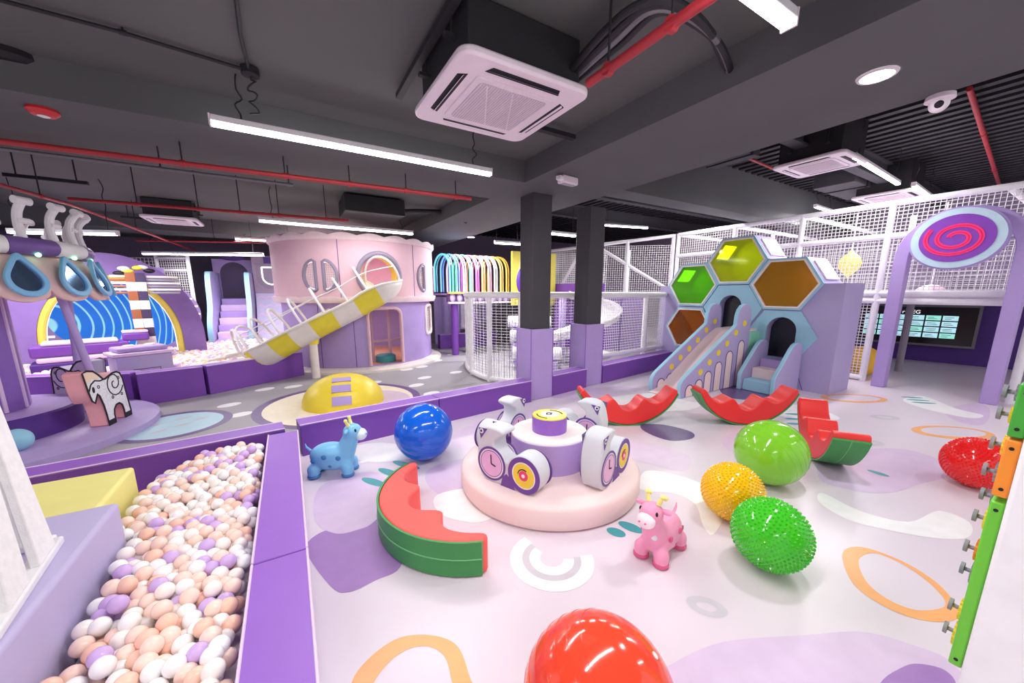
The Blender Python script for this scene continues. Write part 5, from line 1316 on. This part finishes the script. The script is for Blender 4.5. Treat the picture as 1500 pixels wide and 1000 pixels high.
# duct bundle and trays around the near air conditioner
t = thing('cable_tray', 'dark slotted cable tray beside the near air conditioner', 'cable tray', (2.0, 2.9, 3.2))
MB().bar((1.3, 3.25, 3.2), (2.7, 3.25, 3.2), .06, .04).build('tray', M_blackmetal, t); MB().bar((1.95, 1.9, 3.2), (1.95, 3.3, 3.2), .06, .04).build('tray', M_blackmetal, t)
MB().bar((.95, 1.5, 3.22), (.95, 3.4, 3.22), .05, .04).build('tray', M_blackmetal, t)
for k in range(4):
    o = .045*k
    pts = spline([at(830+4*k, 110+3*k, 3.1), at(880+10*k, 52+4*k, 3.14), at(930+10*k, 10+3*k, 3.16), at(985+6*k, 2+8*k, 3.16), at(1035+6*k, 40+8*k, 3.15), at(1062+3*k, 95+4*k, 3.16)], 6, False)
    t = thing('refrigerant_pipe', ['black insulated pipe looping along the outside beside the near air conditioner', 'black insulated pipe second in the looping bundle', 'grey insulated pipe third in the looping bundle', 'innermost insulated pipe of the looping bundle'][k], 'pipe', pts[0], 'insulated pipe bundle')
    MB().tube(pts, .022, 10).build('pipe', M_blackmetal if k != 2 else M_greymetal, t)
t = thing('ceiling_unit', 'dark ducted unit hanging behind the tube light over the pink house', 'duct unit', at(545, 312, 3.0))
c = at(545, 318, 3.0); MB().obox(c, 1.0, .8, .27, 0).build('casing', M_blackmetal, t, bevel=.01); MB().tube(spline([c + Vector((.5,0,.15)), c + Vector((.9,.0,.2)), c + Vector((1.4,-.1,.2)), c + Vector((1.8,-.2,.05))], 5, False), .04, 8).build('hose', M_blackmetal, t)
for (px, py) in ((70, 265), (215, 322)):
    p = at(px, py, 3.0); t = thing('ceiling_bracket', 'black slotted ceiling bracket above ' + ('the flying carousel brackets' if px < 100 else 'the slanting red pipe left of white panel'), 'bracket', p)
    MB().obox(p, .7, .05, .04, 0).build('channel', M_blackmetal, t)
    for s_ in (-.25, .25): MB().cyl(p + X_*s_, (p.x+s_, p.y, 3.3), .008, n=6).build('hanger_rod', M_blackmetal, t)
# ducts on the right side
pts = [at(1085,180,3.95), at(1110,215,3.95), at(1150,260,3.9)]
for (x0, x1, y0, y1, z, lab) in ((5.2, 6.6, 3.4, 4.1, 3.75, 'dark sheet metal duct under the right ceiling near the beam'), (9.8, 13.5, 3.2, 3.9, 3.8, 'dark sheet metal duct far right above the net frame')):
    t = thing('ceiling_duct', lab, 'duct', (x0, y0, z)); MB().box(x0, x1, y0, y1, z, z+.38).build('duct', M_char, t, bevel=.01)
    for k in range(3):
        x = x0 + (x1-x0)*(k+.5)/3; MB().box(x-.02, x+.02, y0-.02, y1+.02, z-.02, z+.40).build('flange', M_blackmetal, t)

# ================================================================== CAMERA, WORLD, RENDER LOOK
cam = bpy.data.cameras.new('camera'); cam.sensor_width = 36; cam.lens = F/1500*36; cam.shift_y = .02; cam.clip_start = .02
co = link(bpy.data.objects.new('camera', cam)); co.location = (0, 0, CH)
yaw = math.atan2(RX.y, RX.x); co.rotation_euler = (PI/2 - PITCH, 0, yaw)
sc = bpy.context.scene; sc.camera = co
w = bpy.data.worlds.new('world'); sc.world = w; w.use_nodes = True
w.node_tree.nodes['Background'].inputs[0].default_value = (.95, .93, .97, 1); w.node_tree.nodes['Background'].inputs[1].default_value = .8
vs_ = sc.view_settings; vs_.view_transform = 'Standard'; vs_.look = 'None'; vs_.gamma = 1; vs_.exposure = 0; vs_.use_curve_mapping = False
